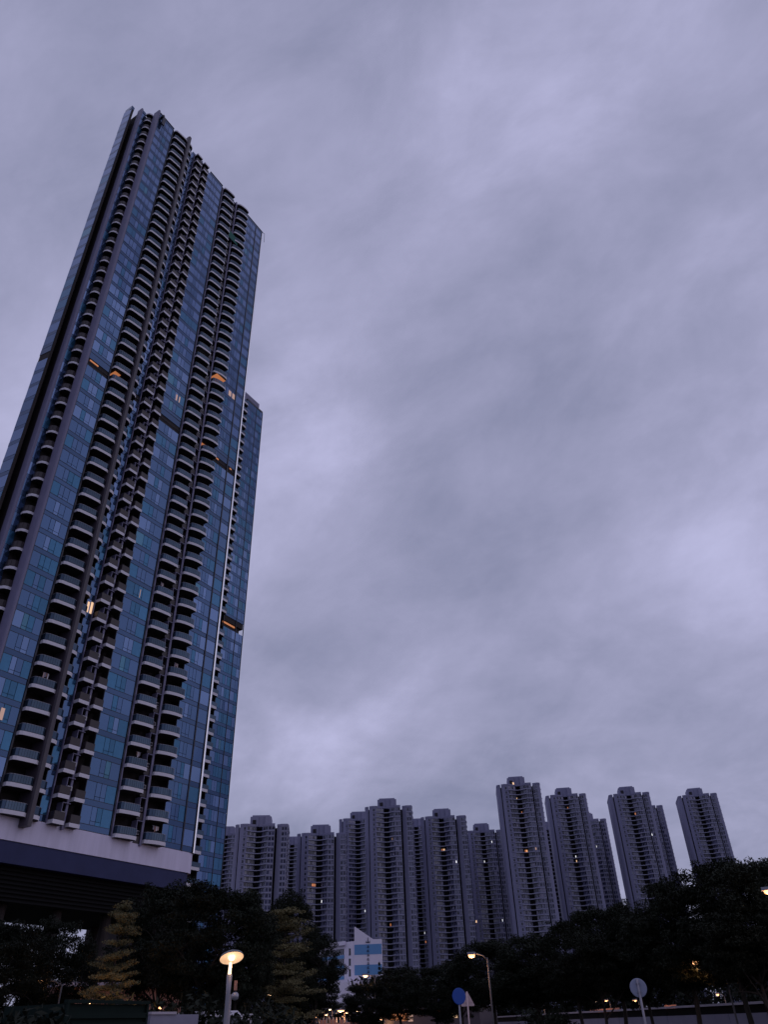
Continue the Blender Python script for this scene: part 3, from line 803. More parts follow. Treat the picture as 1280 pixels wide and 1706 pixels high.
def spread_tree(seed, h=10.0, R=5.0, pads=95, per=330, low=.30, leaf=.115, tall=0.0):
    rng = random.Random(seed); tr = MB(); v = []; f = []
    th = h * .28
    lean = Vector((rng.uniform(-.4, .4), rng.uniform(-.4, .4), 0))
    tr.tube([(0, 0, -.1), (lean.x * .3, lean.y * .3, th * .5), (lean.x, lean.y, th), (lean.x * 1.2, lean.y * 1.2, h * .62)], [.30, .23, .18, .07], MT['bark'], 9)
    top = Vector((lean.x, lean.y, th))
    ends = []
    for i in range(9):
        a = i * 2.4 + rng.uniform(-.3, .3); rr = R * rng.uniform(.45, .85)
        z = h * rng.uniform(.42, .85)
        e = Vector((math.cos(a) * rr, math.sin(a) * rr, z)); ends.append(e)
        st = top.lerp(Vector((lean.x * 1.2, lean.y * 1.2, h * .6)), rng.random() * .8)
        tr.tube(limb_pts(rng, st, e), [.11, .09, .07, .05, .035, .02], MT['bark'], 6)
        for _ in range(3):
            s_ = st.lerp(e, rng.uniform(.4, .8)); e2 = s_ + Vector((rng.uniform(-1.5, 1.5), rng.uniform(-1.5, 1.5), rng.uniform(.1, 1.3)))
            tr.tube(limb_pts(rng, s_, e2, n=3), [.04, .03, .02, .012], MT['bark'], 5)
    cz = h * (low + (1 - low) / 2); hz = h * (1 - low) / 2
    for i in range(pads):
        # on a flattened dome, biased to the outside
        while True:
            x, y, z = rng.uniform(-1, 1), rng.uniform(-1, 1), rng.uniform(-1, 1)
            q = x * x + y * y + z * z
            if .12 < q < 1: break
        s_ = (q ** .5); q2 = s_ ** .45 / s_
        x, y, z = x * q2, y * q2, z * q2
        wob = 1 + .20 * math.sin(3 * math.atan2(y, x) + seed) + rng.uniform(-.12, .14)
        prf = 1 - tall * max(0, z)
        c = (x * R * .86 * wob * prf, y * R * .86 * wob * prf, cz + z * hz * .93 * (1 + .10 * math.sin(2 * math.atan2(y, x) + seed * 2)))
        pr = rng.uniform(.55, 1.25) * R / 5
        leaf_cloud(v, f, rng, c, pr * 1.15, pr * 1.15, pr * rng.uniform(.28, .5), int(per * pr * pr) + 40, leaf)
        if rng.random() < .5:   # stray sprays that break the outline
            e = Vector(c) + Vector((x, y, abs(z) * .5)) * rng.uniform(.5, 1.1)
            leaf_cloud(v, f, rng, e, .45, .45, .16, 40, leaf)
    cm = bpy.data.meshes.new('crown'); cm.from_pydata(v, [], f); cm.materials.append(MT['leaf']); cm.update()
    return tr.mesh('trunk', True), cm


def tier_tree(seed, h=10.0, R=3.2, tiers=14):
    rng = random.Random(seed); tr = MB(); v = []; f = []
    tr.tube([(0, 0, -.1), (.05, 0, h * .4), (-.04, .05, h * .75), (0, 0, h * .97)], [.17, .13, .08, .02], MT['bark'], 8)
    for t in range(tiers):
        z = h * (.22 + .74 * t / (tiers - 1)) + rng.uniform(-.2, .2); r = R * (1.0 - .55 * (t / (tiers - 1)) ** 2.2) * rng.uniform(.55, 1.15); ox, oy = rng.uniform(-.3, .3), rng.uniform(-.3, .3); ta, tk = rng.uniform(0, 6.28), rng.uniform(.03, .2)
        if t == 0: r *= .8
        nb = rng.choice((7, 8, 9))
        for j in range(nb):
            if rng.random() < .25: continue
            a = j * 6.283 / nb + rng.uniform(-.25, .25) + t; rr = r * rng.uniform(.5, 1.15)
            e = Vector((ox + math.cos(a) * rr, oy + math.sin(a) * rr, z + (rng.uniform(-.02, .22) + tk * math.cos(a - ta)) * rr))
            tr.tube(limb_pts(rng, (0, 0, z - .1), e, .05, 3), [.045, .035, .02, .01], MT['bark'], 5)
            m_ = max(2, int(rr / .42))
            for q in range(m_):
                k = (q + .7) / m_; c = Vector((0, 0, z)).lerp(e, k)
                sp = .16 + .30 * k
                leaf_cloud(v, f, rng, (c.x + rng.uniform(-.1, .1), c.y + rng.uniform(-.1, .1), c.z + rng.uniform(-.03, .09)), .30 + sp, .30 + sp, .15, 120, .07, .5)
    cm = bpy.data.meshes.new('crown'); cm.from_pydata(v, [], f); cm.materials.append(MT['leafp']); cm.update()
    return tr.mesh('trunk', True), cm


def pine_tree(seed, h=8.0):
    rng = random.Random(seed); tr = MB(); v = []; f = []
    tr.tube([(0, 0, -.1), (0, 0, h * .5), (0, 0, h)], [.18, .1, .02], MT['bark'], 7)
    for t in range(13):
        z = h * (.2 + .8 * t / 13); r = (1 - t / 13.5) * h * .24
        for j in range(6):
            a = j * 1.047 + t * .6
            for q in (.35, .7, 1.0):
                leaf_cloud(v, f, rng, (math.cos(a) * r * q, math.sin(a) * r * q, z + .1 * q), .28, .28, .14, 26, .16)
    cm = bpy.data.meshes.new('crown'); cm.from_pydata(v, [], f); cm.materials.append(MT['leaf']); cm.update()
    return tr.mesh('trunk', True), cm


SP = [spread_tree(s, pads=pd, low=lo, tall=tl) for s, pd, lo, tl in ((21, 120, .34, 0), (35, 135, .30, .12), (48, 125, .33, .05), (60, 130, .28, .3), (71, 120, .50, .1))]
TI = [tier_tree(5), tier_tree(9)]
PN = pine_tree(4)


def tree(kind, xc, ytop, D, wpx, label, rz=0.0, base=10.0, bR=5.0, group='dark trees along the street', name='tree'):
    p_ = at(xc, ytop, D); h = p_.z
    r = wpx / 2 / 1420 * D
    o = thing(name, label, 'tree', (p_.x, p_.y, 0), rz, group)
    o.scale = (r / bR, r / bR, h / base)
    link('trunk', kind[0], o); link('crown', kind[1], o)
    return o


TREES = [
 (0, -30, 1525, 46, 150, 'dark tree cut off by the left edge under the tower overhang'),
 (1, 35, 1530, 42, 120, 'dark bushy tree above the pair of small orange lamps at far left'),
 (2, 98, 1532, 47, 120, 'dark tree left of the patch of sky under the tower podium'),
 (3, 148, 1578, 60, 80, 'thin low tree showing against the sky gap beneath the podium'),
 (2, 285, 1472, 44, 150, 'tallest dark tree under the right half of the white tower band'),
 (0, 350, 1468, 40, 170, 'broad dark tree right behind the glowing disc street lamp'),
 (1, 405, 1474, 40, 130, 'dark tree in front of the foot of the glass block'),
 (3, 490, 1484, 60, 100, 'pointed dark tree top in front of the second estate tower'),
 (2, 525, 1545, 56, 80, 'dark tree leaning right beside the striped school wing'),
 (1, 500, 1580, 58, 110, 'dark tree filling the low gap behind the second tiered tree'),
 (0, 612, 1634, 70, 80, 'low rounded tree in front of the school porch'),
 (2, 665, 1610, 75, 100, 'dark street tree just right of the striped school and lamp pole'),
 (1, 725, 1606, 70, 100, 'dark tree behind the blue round sign'),
 (3, 762, 1590, 78, 80, 'narrow dark tree peak left of the arm street lamp head'),
 (0, 812, 1562, 64, 120, 'dark tree behind the arm street lamp'),
 (2, 880, 1556, 60, 120, 'dark tree at the foot of the tallest estate tower'),
 (1, 945, 1526, 56, 120, 'dark tree rising before the stepped lower estate tower'),
 (0, 1005, 1502, 52, 130, 'dark tree filling the gap before the freestanding estate tower'),
 (3, 1052, 1518, 50, 110, 'dark tree behind the grey sign disc'),
 (2, 1110, 1466, 46, 150, 'tall dark tree covering the foot of the freestanding estate tower'),
 (1, 1180, 1426, 44, 170, 'tallest right-hand tree, in front of the lone rightmost estate tower'),
 (0, 1250, 1424, 42, 160, 'dark tree around the orange lamp at the right edge'),
 (2, 1320, 1446, 44, 160, 'dark tree cut off by the right edge'),
 (4, 1235, 1510, 40, 150, 'low near tree with a dark trunk crossing the parapet at right'),
 (4, 985, 1560, 48, 120, 'low dark tree whose trunk crosses the parapet left of the grey sign'),
 (4, 1130, 1545, 46, 150, 'low dark tree right of the grey sign, around a dim amber lamp'),
 (2, 552, 1668, 160, 60, 'small dark tree at the foot of the school porch'),
 (0, 592, 1664, 150, 46, 'small dark tree below the school gable, behind the far lamps'),
 (4, 880, 1600, 60, 130, 'low dark tree right of the arm lamp pole'),
]
for i, (k, xc, yt, D, wpx, label) in enumerate(TREES):
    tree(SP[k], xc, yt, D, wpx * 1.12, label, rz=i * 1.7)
tree(TI[0], 208, 1500, 38, 96, 'tiered umbrella-like tree glowing orange between dark trees, under the podium', .4, bR=3.2, group='tiered trees', name='tiered_tree')
tree(TI[1], 478, 1514, 46, 118, 'tiered olive-green tree right of the glowing disc lamp', 1.1, bR=3.2, group='tiered trees', name='tiered_tree')
tree(PN, 632, 1599, 190, 15, 'small dark conifer against the right edge of the striped gable', base=8, bR=1.9, group='conifers', name='conifer')

# far tree mass beyond the parapet
fv = []; ff = []; rw = random.Random(5)
for i in range(150):
    az_ = math.radians(-16 + 50 * i / 150 + rw.uniform(-.4, .4)); dd_ = rw.uniform(135, 175)
    if -.13 < az_ < -.035: continue
    x, y = dd_ * math.sin(az_), dd_ * math.cos(az_)
    for j in range(5):
        leaf_cloud(fv, ff, rw, (x + rw.uniform(-2, 2), y + rw.uniform(-2, 2), 1.4 + j * 1.5 + rw.uniform(-.5, .5)), 2.3, 2.3, 1.2, 60, .42, .8)
fm = bpy.data.meshes.new('far_wood'); fm.from_pydata(fv, [], ff); fm.materials.append(MT['leaf']); fm.update()
link('far_wood', fm, label='dark far-off wood behind the parapet and street trees', category='wood', kind='stuff')

# low shrubs in front of the tree trunks
sv = []; sf = []; rs = random.Random(77)
for i in range(26):
    leaf_cloud(sv, sf, rs, (rs.uniform(-1.6, 1.6), rs.uniform(-.8, .8), rs.uniform(.35, 1.5)), .7, .6, .45, 150, .09, .8)
shm = bpy.data.meshes.new('foliage'); shm.from_pydata(sv, [], sf); shm.materials.append(MT['leaf']); shm.update()
ss = MB()
for i in range(7): ss.tube([(rs.uniform(-1, 1), rs.uniform(-.4, .4), -.05), (rs.uniform(-1.3, 1.3), rs.uniform(-.6, .6), 1.2)], [.03, .012], MT['bark'], 5)
ssm = ss.mesh('stem')
for (xc, yt, D, label) in ((20, 1672, 26, 'dark shrub at the bottom left corner'), (70, 1680, 30, 'dark shrub left of the green ribbed container'), (215, 1650, 36, 'warm-lit shrub behind the green ribbed container'),
                           (300, 1668, 38, 'dark shrub behind the grey wall left of the white van'), (430, 1668, 34, 'dark shrub right of the disc lamp post'), 
                              (920, 1676, 56, 'dark shrub under the trees left of the grey sign')):
    p_ = at(xc, yt, D)
    o = thing('shrub', label, 'shrub', (p_.x, p_.y, 0), xc * .1, 'shrubs under the trees'); q = p_.z / 1.9; o.scale = (q * 1.1, q * 1.1, q)
    link('foliage', shm, o); link('stem', ssm, o)

# ---------------------------------------------------------------- street lamps
def plight(parent, loc, power, col=(1.0, .48, .22), r=.12):
    l = bpy.data.lights.new('warm_light', 'POINT'); l.energy = power; l.color = col; l.shadow_soft_size = r
    o = bpy.data.objects.new('warm_light', l); C.objects.link(o); o.parent = parent; o.location = loc
    return o


def arm_lamp(px, py, D, arm, label, power=0, head=.55, white=False, group='street lamps', rise=.25, hw=.14, tilt=0.0):
    """arm: signed length towards picture right from the head to the pole"""
    p_ = at(px, py, D); a = azt(px, py)[0]
    rt = Vector((math.cos(a), -math.sin(a), 0))
    base = Vector((p_.x, p_.y, 0)) + rt * arm
    o = thing('street_lamp', label, 'street lamp', (base.x, base.y, 0), -a, group)
    h = p_.z; s_ = -1 if arm > 0 else 1; A = abs(arm)
    b = MB(); b.tube([(0, 0, 0), (0, 0, h * .5), (0, 0, h - .12)], [.05, .042, .034], MT['lamppost'], 10); b.build('post', o, smooth=True)
    if A > .3:
        b = MB(); b.tube([(0, 0, h - .2), (s_ * A * .3, 0, h - .02), (s_ * (A - head / 2), 0, h + rise * .3)], .026, MT['lamppost'], 8); b.build('arm', o, smooth=True)
    b = MB(); x = s_ * A; z = h
    b.prism([(x - head / 2, -.1), (x - head * .2, -hw), (x + head * .3, -hw), (x + head / 2, -.05), (x + head / 2, .05), (x + head * .3, hw), (x - head * .2, hw), (x - head / 2, .1)], z + .03, z + .14, MT['metal'])
    b.build('lamp_head', o)
    m = MT['lampw'] if white else MT['lamp']
    b = MB(); prf = [(.001, -.11), (head * .2, -.10), (head * .36, -.05), (head * .4, .025)]
    b.lathe(prf, m, 14, Matrix.Translation((x, 0, z)) @ Matrix.Diagonal((1, .6, 1, 1)))
    b.build('lamp_lens', o, smooth=True)
    if power: plight(o, (x, 0, z - .35), power)
    return o


arm_lamp(786, 1591, 42, .75, 'lit street lamp with its arm to the left, right of the blue round sign', 60, head=.42)
arm_lamp(609, 1625, 70, .75, 'lit white lamp in front of the lowest white strip of the school gable', 40, head=.5, white=True)
arm_lamp(1283, 1484, 34, 2.2, 'bright orange lamp head cut by the right edge among the trees', 60, head=.55)
arm_lamp(1159, 1602, 44, 1.2, 'amber lamp half hidden by leaves in the right-hand trees', 25, head=.5)
arm_lamp(66, 1634, 43, 1.0, 'orange lamp at far left shining through the dark trees', 60, head=.42)
arm_lamp(56, 1647, 62, .6, 'small dim orange lamp just below the bright one at far left', 0, head=.34)
arm_lamp(73, 1656, 58, .6, 'small orange lamp under the bright far-left lamp', 20, head=.4)
arm_lamp(450, 1655, 60, .4, 'small round lit lamp among dark leaves right of the disc lamp', 20, head=.42, white=True)
arm_lamp(482, 1677, 80, .5, 'dim amber lamp low beneath the second tiered tree', 10, head=.4)
arm_lamp(495, 1638, 58, .05, 'slim pale lamp post in front of the olive tiered tree', 0, head=.18)
arm_lamp(649, 1669, 85, .5, 'small lamp under the dark trees right of the school', 15, head=.42)
arm_lamp(636, 1697, 95, .3, 'low bright lamp at the bottom edge below the school', 40, head=.5, white=True)
arm_lamp(904, 1668, 80, .1, 'short lit post lamp right of the pair of road signs', 10, head=.25)
arm_lamp(992, 1667, 110, .4, 'leftmost of the small lamps in a row above the parapet', 0, head=.4, white=True)
arm_lamp(1010, 1666, 105, .4, 'amber lamp second in the row above the parapet', 15, head=.5)
arm_lamp(1058, 1666, 100, .4, 'amber lamp directly left of the grey sign pole', 15, head=.5)
arm_lamp(1196, 1656, 80, .5, 'faint lamp in the leaves above the parapet at right', 8, head=.3)
FAR = [(523, 1682, 120, 'white', .55, 'upper left lamp of the far street cluster'), (520, 1688, 130, '', .45, 'orange lamp lowest at the left of the far cluster'), (537, 1685, 150, 'white', .4, 'small white lamp second from left in the far cluster'),
       (530, 1690, 160, '', .3, 'tiny orange lamp low in the far cluster'), (544, 1690, 140, 'white', .45, 'lamp at mid cluster near the road surface'), (568, 1683, 90, '', .8, 'brightest orange lamp in the far street cluster'),
       (556, 1675, 170, 'white', .5, 'tiny lamp high in the cluster below the porch'), (559, 1673, 200, 'white', .5, 'highest tiny lamp below the school porch'), (560, 1687, 190, 'white', .4, 'tiny lamp left of the brightest one'),
       (578, 1686, 130, 'white', .5, 'lamp right of the brightest cluster lamp'), (587, 1690, 160, 'white', .45, 'rightmost small lamp of the far cluster'), (502, 1682, 120, '', .35, 'lone small lamp left of the far cluster')]
FAR += [(526, 1694, 105, '', .45, 'low lamp at the bottom edge left of the brightest far lamp'), (550, 1681, 140, 'white', .45, 'small lamp between the tiny high ones and the road surface'), (573, 1693, 115, '', .5, 'low orange lamp under the brightest far lamp'),
        (596, 1684, 145, 'white', .4, 'small lamp right of the far cluster, left of the low street tree'), (514, 1690, 125, '', .4, 'small lamp leftmost at the bottom of the far cluster')]
for (px, py, D, wh, hd, lb_) in FAR:
    arm_lamp(px, py, D, .4, lb_, 60 if hd < .7 else 260, head=hd * 1.1, white=bool(wh), group='far street lights below the school')

# disc street lamp (indirect: a stem lights a tilted white disc)
Dm = 25.0
p_ = at(386, 1593, Dm); am = azt(386, 1593)[0]; q_ = at(384, 1604, Dm)
dl = thing('disc_street_lamp', 'glowing post-top street lamp with a tilted round white disc, left of centre', 'street lamp', (q_.x, q_.y, 0), -am)
b = MB(); b.tube([(0, 0, 0), (0, 0, 1.2), (0, 0, q_.z - .75), (0, 0, q_.z - .28)], [.082, .07, .062, .078], MT['galv'], 14); b.build('post', dl, smooth=True)
b = MB(); b.tube([(0, 0, q_.z - .27), (0, 0, q_.z + .02)], [.05, .035], MT['lampw'], 12); b.build('lit_stem', dl, smooth=True)
tm_ = Matrix.Translation((.02, .05, p_.z - .0)) @ Matrix.Rotation(math.radians(-24), 4, 'X') @ Matrix.Rotation(math.radians(-7), 4, 'Y')
discm = mat('white_disc_reflector', (.85, .8, .72), .5, emit=(1.0, .55, .28), estr=.55)
MT['disctop'] = mat('disc_top', (.2, .2, .22), .5)
R_ = .335
b = MB(); b.lathe([(.001, .015), (R_ * .5, .0), (R_ * .9, -.02), (R_, -.035)], discm, 40, tm_); b.build('reflector', dl, smooth=True)
b = MB(); b.lathe([(.001, .12), (R_ * .6, .09), (R_ * .95, .02), (R_ + .01, -.03), (R_ + .005, -.045), (R_, -.036)], MT['disctop'], 40, tm_); b.build('disc_cover', dl, smooth=True)
b = MB(); b.lathe([(.001, -.10), (.07, -.085), (.10, -.03), (.10, .005)], MT['lampw'], 20, tm_); b.build('lamp_lens', dl, smooth=True)
plight(dl, tuple(tm_ @ Vector((0, 0, -.24))), 3.0, (1, .62, .36), .06)
# small round mirror on its own slim pole behind the lamp
p_ = at(391, 1659, 25.6)
mr = thing('traffic_mirror', 'small round mirror seen from behind on a slim pole beside the disc lamp', 'mirror', (p_.x - .12, p_.y, 0), -am)
b = MB(); b.tube([(0, 0, 0), (0, 0, p_.z + .05)], .035, MT['galv'], 8); b.build('post', mr, smooth=True)
b = MB(); b.tube([(0, 0, p_.z), (.12, -.05, p_.z)], .018, MT['galv'], 6); b.build('bracket', mr)
b = MB(); b.lathe([(.001, .05), (.07, .04), (.10, .0), (.105, -.01), (.001, -.012)], MT['mirror'], 24, Matrix.Translation((.13, -.09, p_.z)) @ Matrix.Rotation(math.radians(90), 4, 'X')); b.build('mirror_bowl', mr, smooth=True)
b = MB(); b.box(.08, .17, -.06, -.02, p_.z + .14, p_.z + .38, MT['brickpink']); b.build('plate', mr)

# ---------------------------------------------------------------- road signs
def disc_sign(px, py, D, rad, m, label, name='round_sign', rz=0.0, back=False, lean=0.0):
    p_ = at(px, py, D); a = azt(px, py)[0]
    o = thing(name, label, 'road sign', (p_.x, p_.y, 0), -a + rz)
    b = MB(); b.tube([(0, .045, 0), (0, .045, p_.z + rad * .8)] if not back else [(0, -.045, 0), (0, -.045, p_.z + rad * .9)], .038, MT['galv'], 10); b.build('post', o, smooth=True)
    b = MB(); b.lathe([(.001, .012), (rad - .02, .012), (rad, .006), (rad, -.006), (rad - .02, -.012), (.001, -.012)], m, 40, Matrix.Translation((0, 0, p_.z)) @ Matrix.Rotation(math.radians(90), 4, 'X')); b.build('sign_plate', o)
    for dz in (-.12, .12):
        b = MB(); y = -.02 if back else .02
        b.box(-.07, .07, min(y, y * 4), max(y, y * 4), p_.z + dz - .02, p_.z + dz + .02, MT['metal']); b.build('clamp', o)
    return o


disc_sign(765, 1659, 36, .29, MT['signblue'], 'plain blue round road sign on a grey post', rz=.35)
disc_sign(1064, 1645, 30, .27, MT['signgrey'], 'grey round road sign seen from behind on a leaning pole', back=True, rz=.1)
p_ = at(779, 1665, 38); a = azt(779, 1665)[0]
o = thing('triangular_sign', 'triangular road sign seen from behind, tinted pink for lamplight, beside the blue round sign', 'road sign', (p_.x, p_.y, 0), -a)
b = MB(); b.tube([(0, -.04, 0), (0, -.04, p_.z + .28)], .034, MT['signpink'], 10); b.build('post', o, smooth=True)
b = MB(); z = p_.z; k0 = [( -.27, z - .23), (.27, z - .23), (.29, z - .19), (.025, z + .30), (-.025, z + .30), (-.29, z - .19)]
b.v = [(x, -.012, zz) for x, zz in k0] + [(x, .012, zz) for x, zz in k0]; n = 6
b.mats = [MT['signpink']]; b.f = [tuple(range(n)), tuple(range(2 * n - 1, n - 1, -1))] + [((i + 1) % n, i, n + i, n + (i + 1) % n) for i in range(n)]; b.m = [0] * (n + 2)
b.build('sign_plate', o)
b = MB(); b.box(-.2, .2, -.03, -.014, z - .1, z - .06, MT['signpink']); b.build('stiffener', o)

# ---------------------------------------------------------------- parapet along the road at right
pw_ = thing('parapet_wall', 'low grey concrete parapet with pale cap running along the bottom right', 'wall', tuple(RA), math.atan2(rdir.y, rdir.x))
ys = 1 if Matrix.Rotation(math.atan2(rdir.y, rdir.x), 3, 'Z') @ Vector((0, 1, 0)) @ rn > 0 else -1
TOPZ = EYE + azt(1280, 1667)[1] * 57
pb = MB(); pb.box(.03, 3.97, -.12, .12, 0, TOPZ - .55, MT['wall']); pb.box(.03, 3.97, -.08, .08, TOPZ - .549, TOPZ - .13, MT['louvre']); pm = pb.mesh('panel')
pc = MB(); pc.box(0.01, 3.99, -.2, .2, TOPZ - .12, TOPZ, MT['wallcap']); pcm = pc.mesh('cap')
pr_ = MB(); pr_.box(.02, 3.98, ys * .125 if ys > 0 else -.22, .22 if ys > 0 else -.125, .7, 1.0, MT['wallcap']); prm = pr_.mesh('rail')
for k in range(-14, 48):
    link('panel', pm, pw_, loc=(k * 4, 0, 0)); link('cap', pcm, pw_, loc=(k * 4, 0, 0)); link('guard_rail', prm, pw_, loc=(k * 4, 0, 0))


# ---------------------------------------------------------------- vehicles
def car(px, py, D, label, paint, rz, van=False, lift=0.0, name='parked_car'):
    p_ = at(px, py, D)
    o = thing(name, label, 'van' if van else 'car', (p_.x, p_.y, 0), rz)
    if van: pf = [(-2.5, .4), (-2.5, 1.3), (-2.35, 2.15), (-2.1, 2.3), (1.1, 2.3), (1.45, 2.15), (2.1, 1.25), (2.55, 1.1), (2.65, .8), (2.65, .4)]
    else: pf = [(-2.1, .35), (-2.15, .8), (-1.95, 1.0), (-1.3, 1.42), (-.9, 1.48), (.3, 1.45), (1.05, 1.0), (1.9, .85), (2.1, .7), (2.1, .35)]
    hw = .88; b = MB(); n = len(pf)
    sec = [(-hw, .96), (-hw * .93, 1.0), (hw * .93, 1.0), (hw, .96)]
    b.v = [(x * s_, y, z if z < 1 or s_ == 1 else z - .03) for y, s_ in sec for x, z in pf]
    b.mats = [paint]
    for i in range(3):
        for j in range(n):
            jj = (j + 1) % n; b.f.append((i * n + j, i * n + jj, (i + 1) * n + jj, (i + 1) * n + j)); b.m.append(0)
    b.f += [tuple(range(n - 1, -1, -1)), tuple(range(3 * n, 4 * n))]; b.m += [0, 0]
    b.build('body', o)
    for s_ in (-1, 1):
        b = MB(); y0, y1 = sorted((s_ * (hw + .004), s_ * (hw + .012)))
        if van: q = [(.2, 1.35), (1.85, 1.35), (1.4, 1.95), (.2, 1.95)]
        else: q = [(-1.4, .98), (.85, .98), (.25, 1.36), (-1.05, 1.36)]
        m4 = len(q); b.v = [(x, y0, z) for x, z in q] + [(x, y1, z) for x, z in q]; b.mats = [MT['carglass']]
        b.f = [tuple(range(m4)), tuple(range(2 * m4 - 1, m4 - 1, -1))] + [((i + 1) % m4, i, m4 + i, m4 + (i + 1) % m4) for i in range(m4)]; b.m = [0] * (m4 + 2)
        b.build('side_window', o)
        for xw in (-1.35, 1.4):
            b = MB(); b.lathe([(.001, -.1), (.28, -.1), (.32, -.06), (.32, .06), (.28, .1), (.001, .1)], MT['rubber'], 20, Matrix.Translation((xw, s_ * (hw - .08), .32)) @ Matrix.Rotation(math.radians(90), 4, 'X')); b.build('wheel', o)
    if van: q = [(1.5, -.7, 2.08), (1.5, .7, 2.08), (2.1, .76, 1.28), (2.1, -.76, 1.28)]
    else: q = [(.42, -.66, 1.42), (.42, .66, 1.42), (1.07, .72, 1.03), (1.07, -.72, 1.03)]
    b = MB(); b.poly([(x + .02, y, z + .02) for x, y, z in q], MT['carglass']); b.poly([(x + .01, y, z + .01) for x, y, z in q][::-1], MT['carglass']); b.build('windscreen', o)
    for s_ in (-1, 1):
        b = MB(); xe = 2.65 if van else 2.1
        b.box(xe, xe + .03, s_ * .7 - .12, s_ * .7 + .12, .6, .75, MT['ac']); b.build('headlight', o)
    return o


def facing(px, off=0.0):
    a = azt(px, 1690)[0]; return math.atan2(-math.cos(a), -math.sin(a)) + off


car(343, 1690, 37, 'white van seen end-on at the bottom, left of the disc lamp post', MT['vanwhite'], facing(343, .5), van=True, name='parked_van')
car(377, 1697, 44, 'white van behind the disc lamp post at the bottom edge', MT['vanwhite'], facing(377, 1.2), van=True, name='parked_van')
for (x0, x1, lb_) in ((983, 1032, 'pinkish lit hoarding beyond the parapet, left of the grey sign'), (1108, 1128, 'short pinkish hoarding beyond the parapet, right of the grey sign')):
    q = []
    for px in (x0, x1):
        a = azt(px, 1680)[0]; u_ = Vector((math.sin(a), math.cos(a), 0)); q.append(u_ * ((RA - rn * 5).dot(rn) / u_.dot(rn)))
    dv = q[1] - q[0]; zt = EYE + azt(x0, 1681 if x0 < 1000 else 1674)[1] * q[0].length
    o = thing('hoarding', lb_, 'hoarding', tuple(q[0]), math.atan2(dv.y, dv.x), 'hoardings beyond the parapet')
    nb = max(3, int(dv.length / 1.5)); w1 = dv.length / nb
    for k in range(nb):
        b = MB(); b.box(k * w1 + .02, (k + 1) * w1 - .02, 0, .06, .05, zt, MT['brickpink']); b.build('board', o)
    b = MB(); b.box(0, dv.length, .065, .14, zt - .5, zt - .35, MT['metal']); b.build('rail', o)
    plight(o, (dv.length / 2, -2.5, 3.2), 160)  # unseen light without a fixture, brightens the boards
for (px, D, lb_) in ((1094, 44, 'orange bollard at the bottom edge right of the grey sign'), (1207, 40, 'orange bollard at the bottom edge before the right tree trunk')):
    p_ = at(px, 1695, D)
    o = thing('bollard', lb_, 'bollard', (p_.x, p_.y, 0), 0, 'orange bollards')
    b = MB(); b.lathe([(.001, 0), (.16, 0), (.16, .06), (.06, .08), (.055, 1.1), (.03, 1.2), (.001, 1.21)], MT['orange'], 14); b.build('post', o, smooth=True)
    b = MB(); b.lathe([(.062, .8), (.064, .82), (.064, .95), (.062, .97)], MT['paint'], 14); b.build('reflective_band', o)

# ---------------------------------------------------------------- green ribbed container at bottom left
p0 = at(112, 1670, 27); p1 = at(249, 1665, 30); dv = Vector((p1.x - p0.x, p1.y - p0.y, 0)); LL = dv.length
ct = thing('container', 'dark green steel container with horizontal ribs at the bottom left', 'container', (p0.x, p0.y, 0), math.atan2(dv.y, dv.x))
hc = at(249, 1667, 30).z
b = MB(); b.box(0, LL, .06, 2.3, .12, hc - .1, MT['green_steel']); b.build('body', ct)
rb = MB(); rb.box(.1, LL - .1, -.02, .055, 0, .14, MT['green_steel']); rbm = rb.mesh('rib')
for k in range(11):
    if .3 + k * .25 < hc - .3: link('rib', rbm, ct, loc=(0, 0, .3 + k * .25))
for x in (0, LL - .1):
    b = MB(); b.box(x, x + .1, -.03, .05, 0, hc - .08, MT['green_steel']); b.build('corner_post', ct)
b = MB(); b.box(-.02, LL + .02, -.04, .1, hc - .09, hc, MT['green_steel']); b.build('top_rail', ct)
# grey boundary wall beside it
p0 = at(250, 1690, 31); p1 = at(330, 1690, 33); dv = Vector((p1.x - p0.x, p1.y - p0.y, 0))
gw = thing('boundary_wall', 'low bluish grey wall between the green container and the white van', 'wall', (p0.x + dv.x * .02, p0.y, 0), math.atan2(dv.y, dv.x))
zt = at(290, 1686, 32).z
b = MB(); b.box(0, dv.length * 1.0, 0, .2, 0, zt - .06, MT['wall']); b.build('wall_face', gw)
b = MB(); b.box(-.02, dv.length * .5, -.05, .25, zt - .055, zt + .02, MT['wallcap']); b.build('cap', gw)

# pinkish lit pavilion behind the left trees
p0 = at(85, 1690, 56); p1 = at(300, 1690, 60); dv = Vector((p1.x - p0.x, p1.y - p0.y, 0))
pv = thing('pavilion', 'low pink-tiled pavilion glimpsed warm-lit through the left-hand trees', 'pavilion', (p0.x, p0.y, 0), math.atan2(dv.y, dv.x))
zt = at(200, 1645, 58).z
b = MB(); b.box(0, dv.length, 0, 5, 0, zt, MT['brickpink']); b.build('wall', pv)
b = MB(); b.box(-.4, dv.length + .4, -.6, 5.4, zt + .01, zt + .25, MT['wall']); b.build('roof', pv)
for k in range(6):
    b = MB(); b.box(1 + k * 1.4, 1.9 + k * 1.4, -.04, -.01, .9, 2.4, MT['litdim'] if k % 3 else MT['glow']); b.build('window', pv)
arm_lamp(150, 1668, 50, .5, 'lamp hidden in the leaves beside the pink pavilion', 130, head=.3)
arm_lamp(190, 1680, 35, .3, 'lamp low behind the green container lighting the tiered tree', 230, head=.3)
arm_lamp(265, 1678, 50, .3, 'small orange lamp low between the green container and the white van', 60, head=.35)

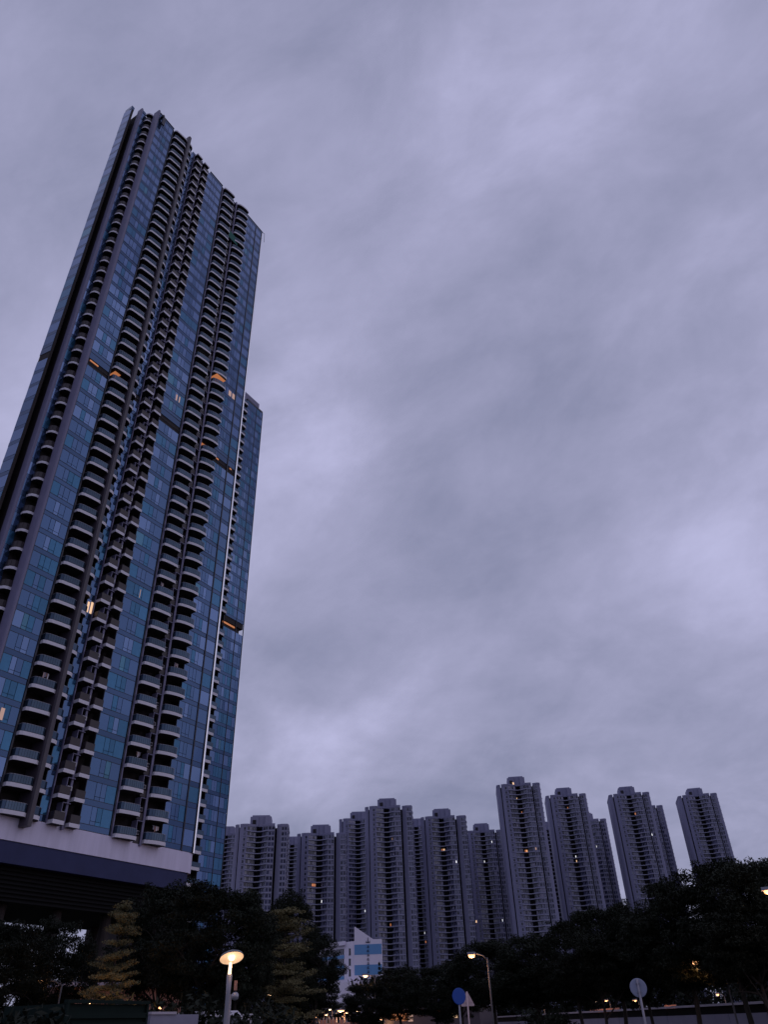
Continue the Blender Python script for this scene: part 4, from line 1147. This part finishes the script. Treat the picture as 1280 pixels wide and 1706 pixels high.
# warm-lit fence at the foot of the far street
p0 = at(512, 1695, 118); p1 = at(612, 1695, 112); dv = Vector((p1.x - p0.x, p1.y - p0.y, 0))
fe = thing('street_fence', 'pale fence glowing orange under the cluster of far street lamps', 'fence', (p0.x, p0.y, 0), math.atan2(dv.y, dv.x))
zt = at(560, 1694, 115).z
n_ = 18; w1 = dv.length / n_
for k in range(n_):
    b = MB(); b.box(k * w1 + .05, (k + 1) * w1 - .05, 0, .05, .1, zt - (.25 if k % 3 else .6), MT['brickpink']); b.build('panel', fe)
    b = MB(); b.box(k * w1 - .04, k * w1 + .04, -.05, .1, 0, zt, MT['galv']); b.build('post', fe)
for k in range(4): plight(fe, (dv.length * (k + .5) / 4, -3.5, 3.0), 40)  # extra lights without fixtures, added to make the fence glow

# lit shops in the middle distance
p0 = at(640, 1695, 96); p1 = at(800, 1695, 92); dv = Vector((p1.x - p0.x, p1.y - p0.y, 0))
sh = thing('shop_row', 'low dark shop row with orange lit windows below the blue round sign', 'shops', (p0.x, p0.y, 0), math.atan2(dv.y, dv.x))
zt = at(720, 1680, 94).z; sx = dv.length / 160
b = MB(); b.box(0, dv.length, 0, 6, 0, zt, MT['rib']); b.build('wall', sh)
b = MB(); b.box(-.3, dv.length + .3, -.5, 6.3, zt + .01, zt + .2, MT['wallcap']); b.build('roof', sh)
for (x0, x1, y0, y1, m) in ((650, 658, 1698, 1688, 'glow'), (660, 668, 1699, 1688, 'glow'), (671, 679, 1700, 1687, 'glow'), (682, 690, 1701, 1687, 'litdim'), (719, 726, 1690, 1684, 'glow'), (729, 737, 1691, 1683, 'glow'), (748, 753, 1694, 1684, 'litwin'), (756, 764, 1695, 1684, 'litwin')):
    za = at((x0 + x1) / 2, y0, 94).z; zb = at((x0 + x1) / 2, y1, 94).z
    b = MB(); b.box((x0 - 640) * sx, (x1 - 640) * sx, -.06, -.01, za, zb, MT[m]); f_ = b.build('window', sh)
    b = MB(); b.box((x0 - 640) * sx - .04, (x1 - 640) * sx + .04, -.09, -.061, (za + zb) / 2 - .03, (za + zb) / 2 + .03, MT['mull']); b.build('frame', f_)
